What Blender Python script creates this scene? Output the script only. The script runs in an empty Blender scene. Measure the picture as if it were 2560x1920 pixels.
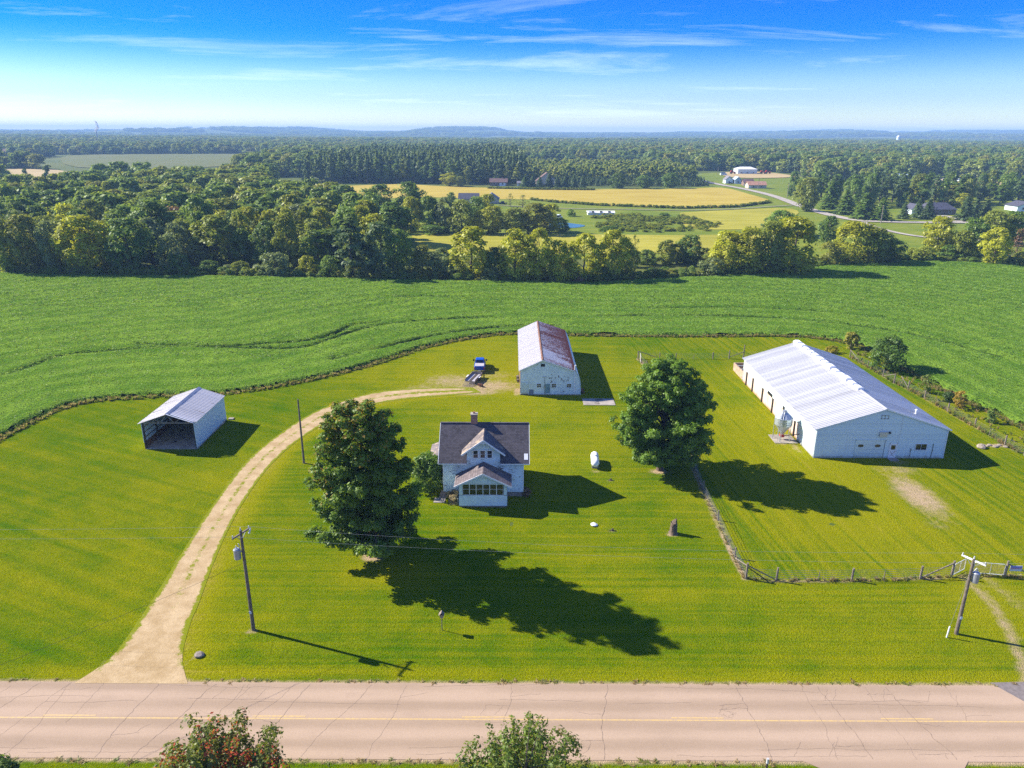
import bpy, bmesh, math, random
import numpy as np
from mathutils import Vector

# ------------------------------------------------------------------ scene, camera, sky, sun
S = bpy.context.scene
COL = S.collection
R = math.radians
cam = bpy.data.cameras.new('camera'); cam_ob = bpy.data.objects.new('camera', cam); COL.objects.link(cam_ob)
cam.sensor_width = 36.0; cam.lens = 36.0*1830/2560; cam.clip_start = 0.5; cam.clip_end = 40000
cam_ob.location = (0, 0, 40)
cam_ob.rotation_mode = 'ZXY'
from mathutils import Matrix
cam_ob.rotation_mode = 'XYZ'
cam_ob.rotation_euler = (Matrix.Rotation(R(90-18.94), 3, 'X') @ Matrix.Rotation(R(0.25), 3, 'Z')).to_euler()
S.camera = cam_ob

SUN_EL, SUN_AZ = 33.0, 161.0          # azimuth of the sun, degrees from +X towards +Y (behind the scene, left)
W = bpy.data.worlds.new('World'); S.world = W; W.use_nodes = True
wt = W.node_tree; wt.nodes.clear()
def wn(t, **k):
    n = wt.nodes.new(t)
    for a, b in k.items(): setattr(n, a, b)
    return n
sky = wn('ShaderNodeTexSky', sky_type='NISHITA', sun_disc=False)
sky.sun_elevation = R(SUN_EL); sky.sun_rotation = R(90-SUN_AZ); sky.altitude = 300; sky.air_density = 1.0; sky.dust_density = 0.1; sky.ozone_density = 3.0
hs = wn('ShaderNodeHueSaturation'); hs.inputs['Saturation'].default_value = 1.50; hs.inputs['Value'].default_value = 1.0
wt.links.new(sky.outputs[0], hs.inputs['Color'])
# thin cirrus: stretched noise on the view direction projected on a high plane
tc = wn('ShaderNodeTexCoord'); sx = wn('ShaderNodeSeparateXYZ'); wt.links.new(tc.outputs['Generated'], sx.inputs[0])
def wm(op, a, b=None, c=None):
    n = wn('ShaderNodeMath', operation=op)
    for i, v in enumerate((a, b, c)):
        if v is None: continue
        if isinstance(v, (int, float)): n.inputs[i].default_value = v
        else: wt.links.new(v, n.inputs[i])
    return n.outputs[0]
zz = wm('MAXIMUM', sx.outputs[2], 0.0); den = wm('ADD', zz, 0.055)
cx = wm('DIVIDE', sx.outputs[0], den); cy = wm('DIVIDE', sx.outputs[1], den)
cv = wn('ShaderNodeCombineXYZ'); wt.links.new(wm('MULTIPLY', cx, 0.42), cv.inputs[0]); wt.links.new(wm('MULTIPLY', cy, 0.85), cv.inputs[1])
n1 = wn('ShaderNodeTexNoise'); n1.inputs['Scale'].default_value = 0.75; n1.inputs['Detail'].default_value = 9; n1.inputs['Roughness'].default_value = 0.68; n1.inputs['Distortion'].default_value = 0.5
wt.links.new(cv.outputs[0], n1.inputs['Vector'])
n2 = wn('ShaderNodeTexNoise'); n2.inputs['Scale'].default_value = 0.28; n2.inputs['Detail'].default_value = 3
wt.links.new(cv.outputs[0], n2.inputs['Vector'])
cl = wm('MULTIPLY', wm('SUBTRACT', wm('ADD', wm('MULTIPLY', n1.outputs[0], 0.7), wm('MULTIPLY', n2.outputs[0], 0.5)), 0.62), 2.6)
clc = wn('ShaderNodeClamp'); wt.links.new(cl, clc.inputs[0]); clc.inputs['Max'].default_value = 0.36
mx = wn('ShaderNodeMix', data_type='RGBA'); wt.links.new(clc.outputs[0], mx.inputs['Factor']); tn = wn('ShaderNodeMix', data_type='RGBA', blend_type='MULTIPLY'); tn.inputs['Factor'].default_value = 1.0; wt.links.new(hs.outputs[0], tn.inputs['A'])
# deep polarised blue at the top of the view, paling to white at the horizon
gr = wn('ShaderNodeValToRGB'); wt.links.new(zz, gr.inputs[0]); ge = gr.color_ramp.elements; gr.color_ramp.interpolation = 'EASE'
ge[0].position = 0.0; ge[0].color = (0.90, 0.90, 0.93, 1); ge[1].position = 0.118; ge[1].color = (0.004, 0.345, 0.94, 1); e3 = ge.new(0.046); e3.color = (0.58, 0.645, 0.93, 1); e4 = ge.new(0.55); e4.color = (0.09, 0.56, 1.0, 1)  # unseen zenith stop lightened and greened to add fill on shaded walls
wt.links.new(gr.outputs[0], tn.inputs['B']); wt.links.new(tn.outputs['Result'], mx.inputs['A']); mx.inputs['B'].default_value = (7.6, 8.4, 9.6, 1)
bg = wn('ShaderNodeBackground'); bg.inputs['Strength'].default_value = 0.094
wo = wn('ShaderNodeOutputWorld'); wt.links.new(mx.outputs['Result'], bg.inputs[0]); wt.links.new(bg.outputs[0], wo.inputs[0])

sun = bpy.data.lights.new('sun', 'SUN'); sun.energy = 5.0; sun.angle = R(0.53); sun.color = (1.0, 0.93, 0.80)
sun_ob = bpy.data.objects.new('sun', sun); COL.objects.link(sun_ob); sun_ob.location = (-60, 90, 80)
sd = Vector((math.cos(R(SUN_EL))*math.cos(R(SUN_AZ)), math.cos(R(SUN_EL))*math.sin(R(SUN_AZ)), math.sin(R(SUN_EL))))
sun_ob.rotation_euler = sd.to_track_quat('Z', 'Y').to_euler()
S.view_settings.view_transform = 'Standard'; S.view_settings.look = 'None'; S.view_settings.gamma = 1.0
S.view_settings.use_curve_mapping = False; S.view_settings.exposure = 1.18
S.cycles.max_bounces = 5; S.cycles.diffuse_bounces = 3; S.cycles.glossy_bounces = 2; S.cycles.transmission_bounces = 3; S.cycles.volume_bounces = 0
S.cycles.transparent_max_bounces = 4; S.cycles.caustics_reflective = False; S.cycles.caustics_refractive = False
S.cycles.use_denoising = False

# ------------------------------------------------------------------ material helpers
class NT:
    def __init__(s, name):
        s.m = bpy.data.materials.new(name); s.m.use_nodes = True; s.t = s.m.node_tree; s.t.nodes.clear()
        s.out = s.t.nodes.new('ShaderNodeOutputMaterial')
    def n(s, typ, ins=None, **k):
        n = s.t.nodes.new(typ)
        for a, b in k.items(): setattr(n, a, b)
        for a, v in (ins or {}).items(): s.put(n.inputs[a], v)
        return n
    def put(s, sock, v):
        if isinstance(v, bpy.types.NodeSocket): s.t.links.new(v, sock)
        elif isinstance(v, tuple) and len(v) == 3 and sock.type == 'RGBA': sock.default_value = (*v, 1)
        else: sock.default_value = v
    def math(s, op, a, b=None, c=None, clamp=False):
        n = s.t.nodes.new('ShaderNodeMath'); n.operation = op; n.use_clamp = clamp
        for i, v in enumerate((a, b, c)):
            if v is not None: s.put(n.inputs[i], v)
        return n.outputs[0]
    def mix(s, f, a, b, blend='MIX'):
        n = s.t.nodes.new('ShaderNodeMix'); n.data_type = 'RGBA'; n.blend_type = blend
        s.put(n.inputs['Factor'], f); s.put(n.inputs['A'], a); s.put(n.inputs['B'], b); return n.outputs['Result']
    def noise(s, vec, scale, detail=3, rough=0.55, dist=0.0):
        n = s.n('ShaderNodeTexNoise', {'Scale': scale, 'Detail': detail, 'Roughness': rough, 'Distortion': dist})
        if vec is not None: s.t.links.new(vec, n.inputs['Vector'])
        return n.outputs[0]
    def ramp(s, f, lo, hi):
        n = s.n('ShaderNodeMapRange', {'Value': f, 'From Min': lo, 'From Max': hi}); n.interpolation_type = 'SMOOTHSTEP'; return n.outputs[0]
    def pos(s): return s.n('ShaderNodeNewGeometry').outputs['Position']
    def obj(s): return s.n('ShaderNodeTexCoord').outputs['Object']
    def xyz(s, v):
        n = s.n('ShaderNodeSeparateXYZ', {0: v}); return n.outputs
    def vec(s, x, y, z=0.0): return s.n('ShaderNodeCombineXYZ', {0: x, 1: y, 2: z}).outputs[0]
    def scl(s, v, x, y, z):
        n = s.n('ShaderNodeVectorMath', {0: v, 1: (x, y, z)}, operation='MULTIPLY'); return n.outputs[0]
    def attr(s, name): return s.n('ShaderNodeAttribute', attribute_name=name).outputs['Fac']
    def done(s, color, rough=0.8, metal=0.0, spec=0.3, bump=None, bs=0.3, bd=0.05):
        ins = {'Base Color': color, 'Roughness': rough, 'Metallic': metal, 'Specular IOR Level': spec}
        b = s.n('ShaderNodeBsdfPrincipled', ins)
        if bump is not None:
            bn = s.n('ShaderNodeBump', {'Height': bump, 'Strength': bs, 'Distance': bd}); s.t.links.new(bn.outputs[0], b.inputs['Normal'])
        s.t.links.new(b.outputs[0], s.out.inputs[0]); return s.m
M = {}
def plain(name, col, rough=0.7, metal=0.0, var=0.25, scale=1.5, spec=0.3):
    t = NT(name); n = t.noise(t.obj(), scale, 4)
    c = t.mix(t.ramp(n, 0.3, 0.7), tuple(v*(1-var) for v in col), tuple(min(1, v*(1+var*0.6)) for v in col))
    M[name] = t.done(c, rough, metal, spec); return M[name]
plain('white_paint', (0.68, 0.79, 0.80), 0.6, 0, 0.08)
plain('white_trim', (0.80, 0.81, 0.82), 0.55, 0, 0.06)
plain('dark_glass', (0.012, 0.016, 0.02), 0.08, 0, 0.2, 1.5, 0.8)
plain('wood_grey', (0.22, 0.18, 0.14), 0.85, 0, 0.35, 6)
def m_steam():
    t = NT('steam'); v = t.n('ShaderNodeVolumePrincipled', {'Color': (1, 1, 1, 1), 'Density': 0.35}); t.t.links.new(v.outputs[0], t.out.inputs['Volume']); M['steam'] = t.m
m_steam()
plain('wood_pole', (0.16, 0.13, 0.10), 0.85, 0, 0.35, 4)
plain('wood_dark', (0.07, 0.055, 0.045), 0.85, 0, 0.3, 4)
plain('wood_tan', (0.42, 0.30, 0.20), 0.8, 0, 0.3, 2)
plain('black', (0.01, 0.01, 0.011), 0.6)
plain('grey_metal', (0.35, 0.37, 0.40), 0.4, 0.4, 0.15)
plain('steel', (0.50, 0.54, 0.58), 0.35, 0.55, 0.12, 1.0)
plain('concrete', (0.34, 0.30, 0.25), 0.9, 0, 0.25, 0.8)
plain('wire', (0.30, 0.31, 0.32), 0.5, 0.6)
plain('cable', (0.40, 0.40, 0.36), 0.5)
plain('dark_cable', (0.03, 0.03, 0.03), 0.6)
plain('insulator', (0.6, 0.6, 0.6), 0.3)
plain('bark', (0.13, 0.095, 0.07), 0.9, 0, 0.4, 5)
plain('pale_wood', (0.27, 0.23, 0.19), 0.85, 0, 0.45, 5)
plain('tank_white', (0.86, 0.87, 0.88), 0.35, 0, 0.04)
plain('blue_paint', (0.012, 0.085, 0.42), 0.25, 0.1, 0.08, 1.0, 0.6)
plain('tonneau', (0.45, 0.43, 0.45), 0.5, 0, 0.1)
plain('tyre', (0.02, 0.02, 0.02), 0.85)
plain('chrome', (0.6, 0.6, 0.62), 0.25, 0.9)
plain('red_light', (0.4, 0.01, 0.01), 0.3)
plain('red_paint', (0.45, 0.03, 0.03), 0.45)
plain('rust_brown', (0.20, 0.09, 0.05), 0.85, 0, 0.4, 3)
plain('teal_paint', (0.20, 0.33, 0.36), 0.6, 0, 0.2, 2)
plain('grey_door', (0.16, 0.20, 0.27), 0.6, 0, 0.2, 2)
plain('curtain', (0.35, 0.33, 0.30), 0.9, 0, 0.3, 6)
plain('roof_brown', (0.17, 0.105, 0.09), 0.85, 0, 0.2, 0.6)
plain('roof_slate', (0.075, 0.075, 0.10), 0.85, 0, 0.15, 0.5)
plain('roof_grey', (0.20, 0.19, 0.21), 0.85, 0, 0.2, 0.5)
plain('roof_orange', (0.42, 0.22, 0.14), 0.85, 0, 0.15, 0.5)
plain('roof_white', (0.78, 0.78, 0.78), 0.5, 0, 0.08, 0.5)
plain('roof_blue', (0.42, 0.52, 0.62), 0.5, 0, 0.1, 0.5)
plain('siding_tan', (0.50, 0.43, 0.34), 0.8, 0, 0.1)
plain('siding_brown', (0.22, 0.15, 0.11), 0.8, 0, 0.15)
plain('water', (0.06, 0.15, 0.16), 0.25, 0, 0.05, 0.2, 0.5)
plain('stone', (0.30, 0.25, 0.20), 0.9, 0, 0.35, 2)
plain('sign_blue', (0.20, 0.20, 0.55), 0.5); plain('sign_red', (0.45, 0.10, 0.22), 0.5); plain('sign_pale', (0.62, 0.68, 0.80), 0.5)
plain('guard_white', (0.80, 0.80, 0.76), 0.5)

def m_peel(name, thr, scale, paint=(0.68, 0.80, 0.81), under=(0.16, 0.15, 0.145), stretch=(0.45, 0.45, 2.4), thr2=0.06):
    t = NT(name); p = t.pos(); v = t.scl(p, *stretch)
    a = t.noise(v, scale, 5, 0.7); b = t.noise(p, scale*0.16, 2)
    f = t.math('ADD', t.math('MULTIPLY', a, 0.62), t.math('MULTIPLY', b, 0.38))
    mask = t.ramp(f, thr, thr+thr2)
    g = t.noise(p, 0.8, 3)
    c = t.mix(t.ramp(g, 0.35, 0.65), tuple(v*0.9 for v in paint), paint)
    M[name] = t.done(t.mix(mask, c, under), 0.7, 0, 0.25, bump=t.math('SUBTRACT', 1.0, mask), bs=0.3, bd=0.01)
m_peel('peeling_clapboard', 0.545, 4.2)
m_peel('peeling_barn', 0.555, 2.6, stretch=(1, 1, 1))
m_peel('porch_paint', 0.66, 4.0)

def m_shingle(name, base, axis, patch=None):
    t = NT(name); p = t.pos(); x, y, z = t.xyz(p)
    u = x if axis == 'x' else y
    br = t.n('ShaderNodeTexBrick', {'Vector': t.vec(u, t.math('MULTIPLY', z, 1.5)), 'Scale': 1.0, 'Mortar Size': 0.012, 'Brick Width': 0.33, 'Row Height': 0.2,
             'Color1': (*[b*0.75 for b in base], 1), 'Color2': (*[b*1.35 for b in base], 1), 'Mortar': (*[b*0.45 for b in base], 1)})
    n = t.noise(t.scl(p, 1, 1, 0.5), 0.9, 4)
    c = t.mix(t.ramp(n, 0.35, 0.7), br.outputs[0], tuple(b*1.5 for b in base)); c = t.mix(0.5, br.outputs[0], c)
    if patch:
        k = t.ramp(t.noise(t.scl(p, 1, 1, 1), 1.1, 4, 0.6), 0.54, 0.60)
        c = t.mix(k, c, patch)
    M[name] = t.done(c, 0.9, 0, 0.2, bump=t.noise(p, 18, 3), bs=0.4, bd=0.02)
m_shingle('shingle', (0.080, 0.073, 0.082), 'x')
m_shingle('shingle_dormer', (0.16, 0.135, 0.13), 'y', patch=(0.33, 0.26, 0.19))
m_shingle('shingle_porch', (0.15, 0.125, 0.125), 'y')

def m_brick():
    t = NT('brick'); x, y, z = t.xyz(t.pos())
    br = t.n('ShaderNodeTexBrick', {'Vector': t.vec(t.math('ADD', x, y), z), 'Scale': 1.0, 'Mortar Size': 0.012, 'Brick Width': 0.21, 'Row Height': 0.075,
             'Color1': (0.26, 0.085, 0.05, 1), 'Color2': (0.36, 0.13, 0.08, 1), 'Mortar': (0.35, 0.3, 0.26, 1)})
    M['brick'] = t.done(br.outputs[0], 0.9)
m_brick()

def m_stonewall():
    t = NT('rubble'); p = t.pos()
    v = t.n('ShaderNodeTexVoronoi', {'Scale': 3.2, 'Vector': p}); ed = t.n('ShaderNodeTexVoronoi', {'Scale': 3.2, 'Vector': p}, feature='DISTANCE_TO_EDGE')
    c = t.mix(v.outputs['Color'], (0.20, 0.16, 0.14), (0.36, 0.31, 0.27)); c = t.mix(t.ramp(ed.outputs[0], 0.0, 0.06), (0.10, 0.09, 0.08), c)
    M['rubble'] = t.done(c, 0.9, bump=ed.outputs[0], bs=0.5, bd=0.1)
m_stonewall()

# ribbed sheet roofing: ribs are geometry, this gives tone, streaks and rust
def m_sheet(name, base, rust=None, rough=0.42, metal=0.15, streak=0.12):
    t = NT(name); p = t.pos(); oi = t.n('ShaderNodeObjectInfo')
    n = t.noise(t.scl(p, 0.25, 1.3, 0.25), 0.8, 4); v = t.math('ADD', t.math('MULTIPLY', oi.outputs['Random'], streak), t.math('MULTIPLY', n, streak))
    c = t.mix(v, base, tuple(b*0.35 for b in base))
    if rust:
        x, y, z = t.xyz(p)
        # rust gathers on the right-hand slope, from the lower edge near the front up to the ridge at the back
        yy = t.math('MULTIPLY', t.math('SUBTRACT', y, 111.0), 1/25.0)
        xx = t.math('MULTIPLY', t.math('SUBTRACT', x, 4.9), 1/5.2)
        g = t.math('ADD', t.math('MULTIPLY', t.math('MINIMUM', t.math('MULTIPLY', yy, 2.2), 1.0), 0.25), t.math('MULTIPLY', xx, 0.16))
        edge = t.math('MULTIPLY', t.ramp(xx, 0.88, 0.99), 0.35)
        band = t.math('MULTIPLY', t.ramp(t.noise(t.scl(p, 0.25, 1.0, 0.1), 0.22, 2), 0.46, 0.62), 0.20)
        sp = t.noise(t.scl(p, 0.8, 3.0, 0.8), 2.2, 6, 0.75)
        f = t.math('ADD', t.math('ADD', t.math('ADD', sp, g), edge), t.math('SUBTRACT', band, 0.12))
        right = t.ramp(xx, -0.01, 0.01)
        mask = t.math('MULTIPLY', t.ramp(t.math('ADD', f, t.math('MULTIPLY', t.math('SUBTRACT', t.noise(t.scl(p, 1, 2.2, 1), 5.5, 3, 0.7), 0.5), 0.9)), 0.605, 0.73), right)
        lft = t.math('MULTIPLY', t.ramp(t.noise(t.scl(p, 0.5, 2.5, 0.5), 1.6, 5, 0.7), 0.60, 0.72), 0.35)
        mask = t.math('MAXIMUM', mask, t.math('MULTIPLY', lft, t.math('SUBTRACT', 1.0, right)))
        rc = t.mix(t.noise(p, 3.0, 3), (0.15, 0.048, 0.028), (0.40, 0.14, 0.075))
        c = t.mix(mask, c, rc)
    if name == 'sheet_wall':
        x, y, z = t.xyz(p)
        crs = t.noise(t.vec(0.0, 0.0, t.math('FLOOR', t.math('MULTIPLY', z, 4.444))), 3.7, 1)
        c = t.n('ShaderNodeVectorMath', {0: c, 'Scale': t.math('ADD', 0.80, t.math('MULTIPLY', crs, 0.36))}, operation='SCALE').outputs[0]
        dirt = t.math('SUBTRACT', t.math('ADD', 0.05, t.math('MULTIPLY', t.noise(t.scl(p, 1, 1, 0.3), 1.6, 5, 0.7), 0.9)), z)
        c = t.mix(t.math('MULTIPLY', t.ramp(dirt, 0.0, 0.45), 0.75), c, (0.27, 0.23, 0.16))
        run = t.noise(t.scl(p, 3.5, 3.5, 0.10), 1.0, 4, 0.6); c = t.mix(t.math('MULTIPLY', t.ramp(run, 0.56, 0.74), 0.30), c, (0.36, 0.31, 0.25))
    M[name] = t.done(c, rough, metal, 0.4)
m_sheet('sheet_white', (0.70, 0.695, 0.68), streak=0.36, metal=0.25, rough=0.36)
m_sheet('sheet_rust', (0.74, 0.705, 0.68), rust=True, rough=0.6, metal=0.0)
m_sheet('sheet_galv', (0.74, 0.70, 0.66), streak=0.25, metal=0.0)
m_sheet('sheet_wall', (0.64, 0.76, 0.77), streak=0.08, metal=0.0, rough=0.5)

def m_stain_wall():
    t = NT('stained_panel'); p = t.pos(); x, y, z = t.xyz(p)
    n = t.noise(t.scl(p, 1, 1, 0.35), 1.2, 5, 0.65)
    c = t.mix(t.ramp(n, 0.3, 0.7), (0.50, 0.38, 0.29), (0.70, 0.60, 0.50))
    c = t.mix(t.ramp(t.math('ADD', t.math('MULTIPLY', n, 0.8), z), 1.0, 0.35), c, (0.36, 0.20, 0.11))
    M['stained_panel'] = t.done(c, 0.85)
m_stain_wall()

def m_foliage(name='foliage', src='object', ramp=None):
    t = NT(name)
    oi = t.n('ShaderNodeObjectInfo')
    v = t.attr('v'); tm = t.attr('t')
    if src == 'object': base = oi.outputs['Color']
    else:
        cr = t.n('ShaderNodeValToRGB', {'Fac': oi.outputs['Random']}); e = cr.color_ramp.elements
        while len(e) < len(ramp): e.new(0.5)
        for i, (ps, c) in enumerate(ramp): e[i].position = ps; e[i].color = (*c, 1)
        cr.color_ramp.interpolation = 'LINEAR'; base = cr.outputs[0]
    k = t.math('ADD', 0.70, t.math('MULTIPLY', v, 0.62))
    kc = t.n('ShaderNodeVectorMath', {0: base, 'Scale': k}, operation='SCALE').outputs[0]
    tint = t.n('ShaderNodeAttribute', attribute_name='tint', attribute_type='OBJECT')
    c = t.mix(tm, kc, tint.outputs['Color'] if src == 'object' else kc)
    d = t.n('ShaderNodeBsdfDiffuse', {'Color': c}); tr = t.n('ShaderNodeBsdfTranslucent', {'Color': t.mix(0.30, c, (0.30, 0.32, 0.01))})
    g = t.n('ShaderNodeBsdfGlossy', {'Color': (0.9, 0.95, 0.85, 1), 'Roughness': 0.5})
    m1 = t.n('ShaderNodeMixShader', {0: 0.52, 1: d.outputs[0], 2: tr.outputs[0]}); m2 = t.n('ShaderNodeMixShader', {0: 0.025, 1: m1.outputs[0], 2: g.outputs[0]})
    t.t.links.new(m2.outputs[0], t.out.inputs[0]); M[name] = t.m
m_foliage()
FC = dict(D=(0.135, 0.228, 0.028), G=(0.190, 0.300, 0.030), Y=(0.420, 0.430, 0.016), O=(0.270, 0.315, 0.030), P=(0.220, 0.275, 0.085),
          B=(0.115, 0.185, 0.060), A=(0.270, 0.285, 0.032), R=(0.280, 0.140, 0.070))
m_foliage('forest_mixed', 'random', [(0.0, (0.135, 0.230, 0.030)), (0.3, (0.190, 0.295, 0.034)), (0.55, (0.250, 0.330, 0.036)), (0.8, (0.310, 0.350, 0.036)), (0.95, (0.31, 0.31, 0.038))])
m_foliage('forest_pine', 'random', [(0.0, (0.080, 0.150, 0.042)), (0.5, (0.110, 0.185, 0.046)), (1.0, (0.170, 0.235, 0.050))])
m_foliage('forest_poplar', 'random', [(0.0, (0.20, 0.28, 0.03)), (0.6, (0.31, 0.37, 0.04)), (1.0, (0.42, 0.43, 0.045))])
m_foliage('bean_leaf', 'random', [(0.0, (0.088, 0.195, 0.016)), (0.5, (0.150, 0.285, 0.028)), (0.92, (0.215, 0.355, 0.045)), (1.0, (0.32, 0.37, 0.04))])
m_foliage('dry_grass', 'random', [(0.0, (0.34, 0.22, 0.09)), (0.5, (0.46, 0.36, 0.15)), (0.8, (0.24, 0.26, 0.05)), (1.0, (0.16, 0.20, 0.03))])
m_foliage('green_weed', 'random', [(0.0, (0.10, 0.18, 0.02)), (0.5, (0.16, 0.24, 0.02)), (1.0, (0.30, 0.32, 0.04))])
m_foliage('lawn_blade', 'random', [(0.0, (0.055, 0.125, 0.008)), (0.5, (0.085, 0.150, 0.010)), (1.0, (0.15, 0.18, 0.016))])

# ------------------------------------------------------------------ geometry helpers
class MB:
    def __init__(s): s.v = []; s.f = []
    def add(s, vs, fs):
        o = len(s.v); s.v += [tuple(p) for p in vs]; s.f += [tuple(i+o for i in f) for f in fs]; return s
    def box(s, x0, x1, y0, y1, z0, z1):
        return s.add([(x0,y0,z0),(x1,y0,z0),(x1,y1,z0),(x0,y1,z0),(x0,y0,z1),(x1,y0,z1),(x1,y1,z1),(x0,y1,z1)],
                     [(3,2,1,0),(4,5,6,7),(0,1,5,4),(1,2,6,5),(2,3,7,6),(3,0,4,7)])
    def hexa(s, a, b):     # two quads of four points, a below b
        return s.add(list(a)+list(b), [(3,2,1,0),(4,5,6,7),(0,1,5,4),(1,2,6,5),(2,3,7,6),(3,0,4,7)])
    def prism(s, poly, axis, a, b):   # polygon in the plane across 'axis', extruded from a to b
        n = len(poly)
        mk = {'x': lambda p, t: (t, p[0], p[1]), 'y': lambda p, t: (p[0], t, p[1]), 'z': lambda p, t: (p[0], p[1], t)}[axis]
        vs = [mk(p, a) for p in poly]+[mk(p, b) for p in poly]
        return s.add(vs, [tuple(range(n))[::-1], tuple(range(n, 2*n))]+[(i, (i+1) % n, n+(i+1) % n, n+i) for i in range(n)])
    def tube(s, p, q, r0, r1=None, n=8, cap=True):
        r1 = r0 if r1 is None else r1; p = Vector(p); q = Vector(q); d = q-p
        if d.length < 1e-6: return s
        d.normalize(); u = d.orthogonal().normalized(); w = d.cross(u)
        vs = []
        for c, r in ((p, r0), (q, r1)):
            for i in range(n):
                a = 2*math.pi*i/n; vs.append(c+(u*math.cos(a)+w*math.sin(a))*r)
        fs = [(i, (i+1) % n, n+(i+1) % n, n+i) for i in range(n)]
        if cap: fs += [tuple(range(n))[::-1], tuple(range(n, 2*n))]
        return s.add(vs, fs)
    def path(s, pts, r, n=6):
        for a, b in zip(pts[:-1], pts[1:]): s.tube(a, b, r, r, n)
        return s
    def lathe(s, prof, c, n=20, axis='z'):
        vs = []; m = len(prof)
        for i in range(n):
            a = 2*math.pi*i/n
            for r, h in prof:
                p = (r*math.cos(a), r*math.sin(a), h) if axis == 'z' else (h, r*math.cos(a), r*math.sin(a))
                vs.append((c[0]+p[0], c[1]+p[1], c[2]+p[2]))
        fs = []
        for i in range(n):
            j = (i+1) % n
            for k in range(m-1): fs.append((i*m+k, j*m+k, j*m+k+1, i*m+k+1))
        return s.add(vs, fs)
    def bar(s, p, q, w, h):        # rectangular bar, w across (horizontal), h in the other direction
        p = Vector(p); q = Vector(q); d = (q-p).normalized(); u = d.cross(Vector((0, 0, 1)))
        u = u.normalized() if u.length > 1e-4 else Vector((1, 0, 0)); k = u.cross(d).normalized()
        c = lambda o, a, b: o+u*(a*w/2)+k*(b*h/2)
        return s.hexa([c(p,-1,-1), c(p,1,-1), c(q,1,-1), c(q,-1,-1)], [c(p,-1,1), c(p,1,1), c(q,1,1), c(q,-1,1)])

OFF = {}
def mesh_np(name, v, f, attrs=None, smooth=False):
    """v (N,3), f (M,k) arrays -> mesh; attrs: name -> (domain, values)"""
    me = bpy.data.meshes.new(name); v = np.asarray(v, np.float32); f = np.asarray(f, np.int32); k = f.shape[1]
    me.vertices.add(len(v)); me.vertices.foreach_set('co', v.ravel())
    me.loops.add(f.size); me.loops.foreach_set('vertex_index', f.ravel())
    me.polygons.add(len(f)); me.polygons.foreach_set('loop_start', np.arange(0, f.size, k, dtype=np.int32))
    for a, (dom, val) in (attrs or {}).items():
        at = me.attributes.new(a, 'FLOAT', dom); at.data.foreach_set('value', np.asarray(val, np.float32))
    me.update(calc_edges=True)
    if smooth: me.polygons.foreach_set('use_smooth', np.ones(len(f), bool))
    return me
def link(o, parent=None):
    COL.objects.link(o)
    if parent is not None: o.parent = parent
    return o
def tag(o, label, cat, group=None):
    o['label'] = label; o['category'] = cat
    if group: o['group'] = group
    return o
def thing(name, label, cat, loc=(0, 0, 0), group=None):
    o = bpy.data.objects.new(name, None); COL.objects.link(o); o.location = loc; o.empty_display_size = 0.3
    OFF[o.name] = Vector(loc); return tag(o, label, cat, group)
def part(name, mb, mat, parent=None, smooth=False, label=None):
    """world-space geometry -> one mesh object under parent (or top level)"""
    off = OFF.get(parent.name, Vector((0, 0, 0))) if parent is not None else Vector((0, 0, 0))
    me = bpy.data.meshes.new(name); me.from_pydata([(p[0]-off.x, p[1]-off.y, p[2]-off.z) for p in mb.v], [], mb.f); me.update()
    if smooth: me.polygons.foreach_set('use_smooth', np.ones(len(me.polygons), bool))
    me.materials.append(M[mat]); o = bpy.data.objects.new(name, me); link(o, parent); OFF[o.name] = off
    if label: o['label'] = label
    return o
def share(name, me, parent, loc, rz=0, scale=None):
    off = OFF.get(parent.name, Vector((0, 0, 0))); o = bpy.data.objects.new(name, me); link(o, parent)
    o.location = Vector(loc)-off; o.rotation_euler = (0, 0, rz); OFF[o.name] = Vector(loc)
    if scale: o.scale = scale
    return o
def structure(name, me_or_mb, mat, label=None, kind='structure'):
    if isinstance(me_or_mb, MB):
        me = bpy.data.meshes.new(name); me.from_pydata(me_or_mb.v, [], me_or_mb.f); me.update()
    else: me = me_or_mb
    if mat: me.materials.append(M[mat])
    o = bpy.data.objects.new(name, me); link(o); o['kind'] = kind
    if label: o['label'] = label
    return o

# ------------------------------------------------------------------ number helpers for terrain and scattering
rs = np.random.RandomState(7)
_NG = np.random.RandomState(3).rand(256, 256)
def vnoise(x, y):
    xi = np.floor(x).astype(int); yi = np.floor(y).astype(int); fx = x-xi; fy = y-yi
    fx = fx*fx*(3-2*fx); fy = fy*fy*(3-2*fy); g = lambda a, b: _NG[a % 256, b % 256]
    return (g(xi, yi)*(1-fx)+g(xi+1, yi)*fx)*(1-fy)+(g(xi, yi+1)*(1-fx)+g(xi+1, yi+1)*fx)*fy
def fbm(x, y, o=4):
    s = 0; a = 0.5
    for i in range(o): s = s+a*vnoise(x*2**i+17*i, y*2**i+31*i); a *= 0.5
    return s
def sstep(a, b, x):
    t = np.clip((x-a)/(b-a), 0, 1); return t*t*(3-2*t)
def pdist(px, py, line):
    """distance of points to a polyline"""
    d = np.full(px.shape, 1e9)
    for (ax, ay), (bx, by) in zip(line[:-1], line[1:]):
        vx, vy = bx-ax, by-ay; L = vx*vx+vy*vy
        t = np.clip(((px-ax)*vx+(py-ay)*vy)/L, 0, 1)
        d = np.minimum(d, np.hypot(px-ax-t*vx, py-ay-t*vy))
    return d
def inside(px, py, poly):
    c = np.zeros(px.shape, bool); n = len(poly)
    for i in range(n):
        (ax, ay), (bx, by) = poly[i], poly[(i+1) % n]
        if ay == by: continue
        c ^= ((ay > py) != (by > py)) & (px < (bx-ax)*(py-ay)/(by-ay)+ax)
    return c
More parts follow.
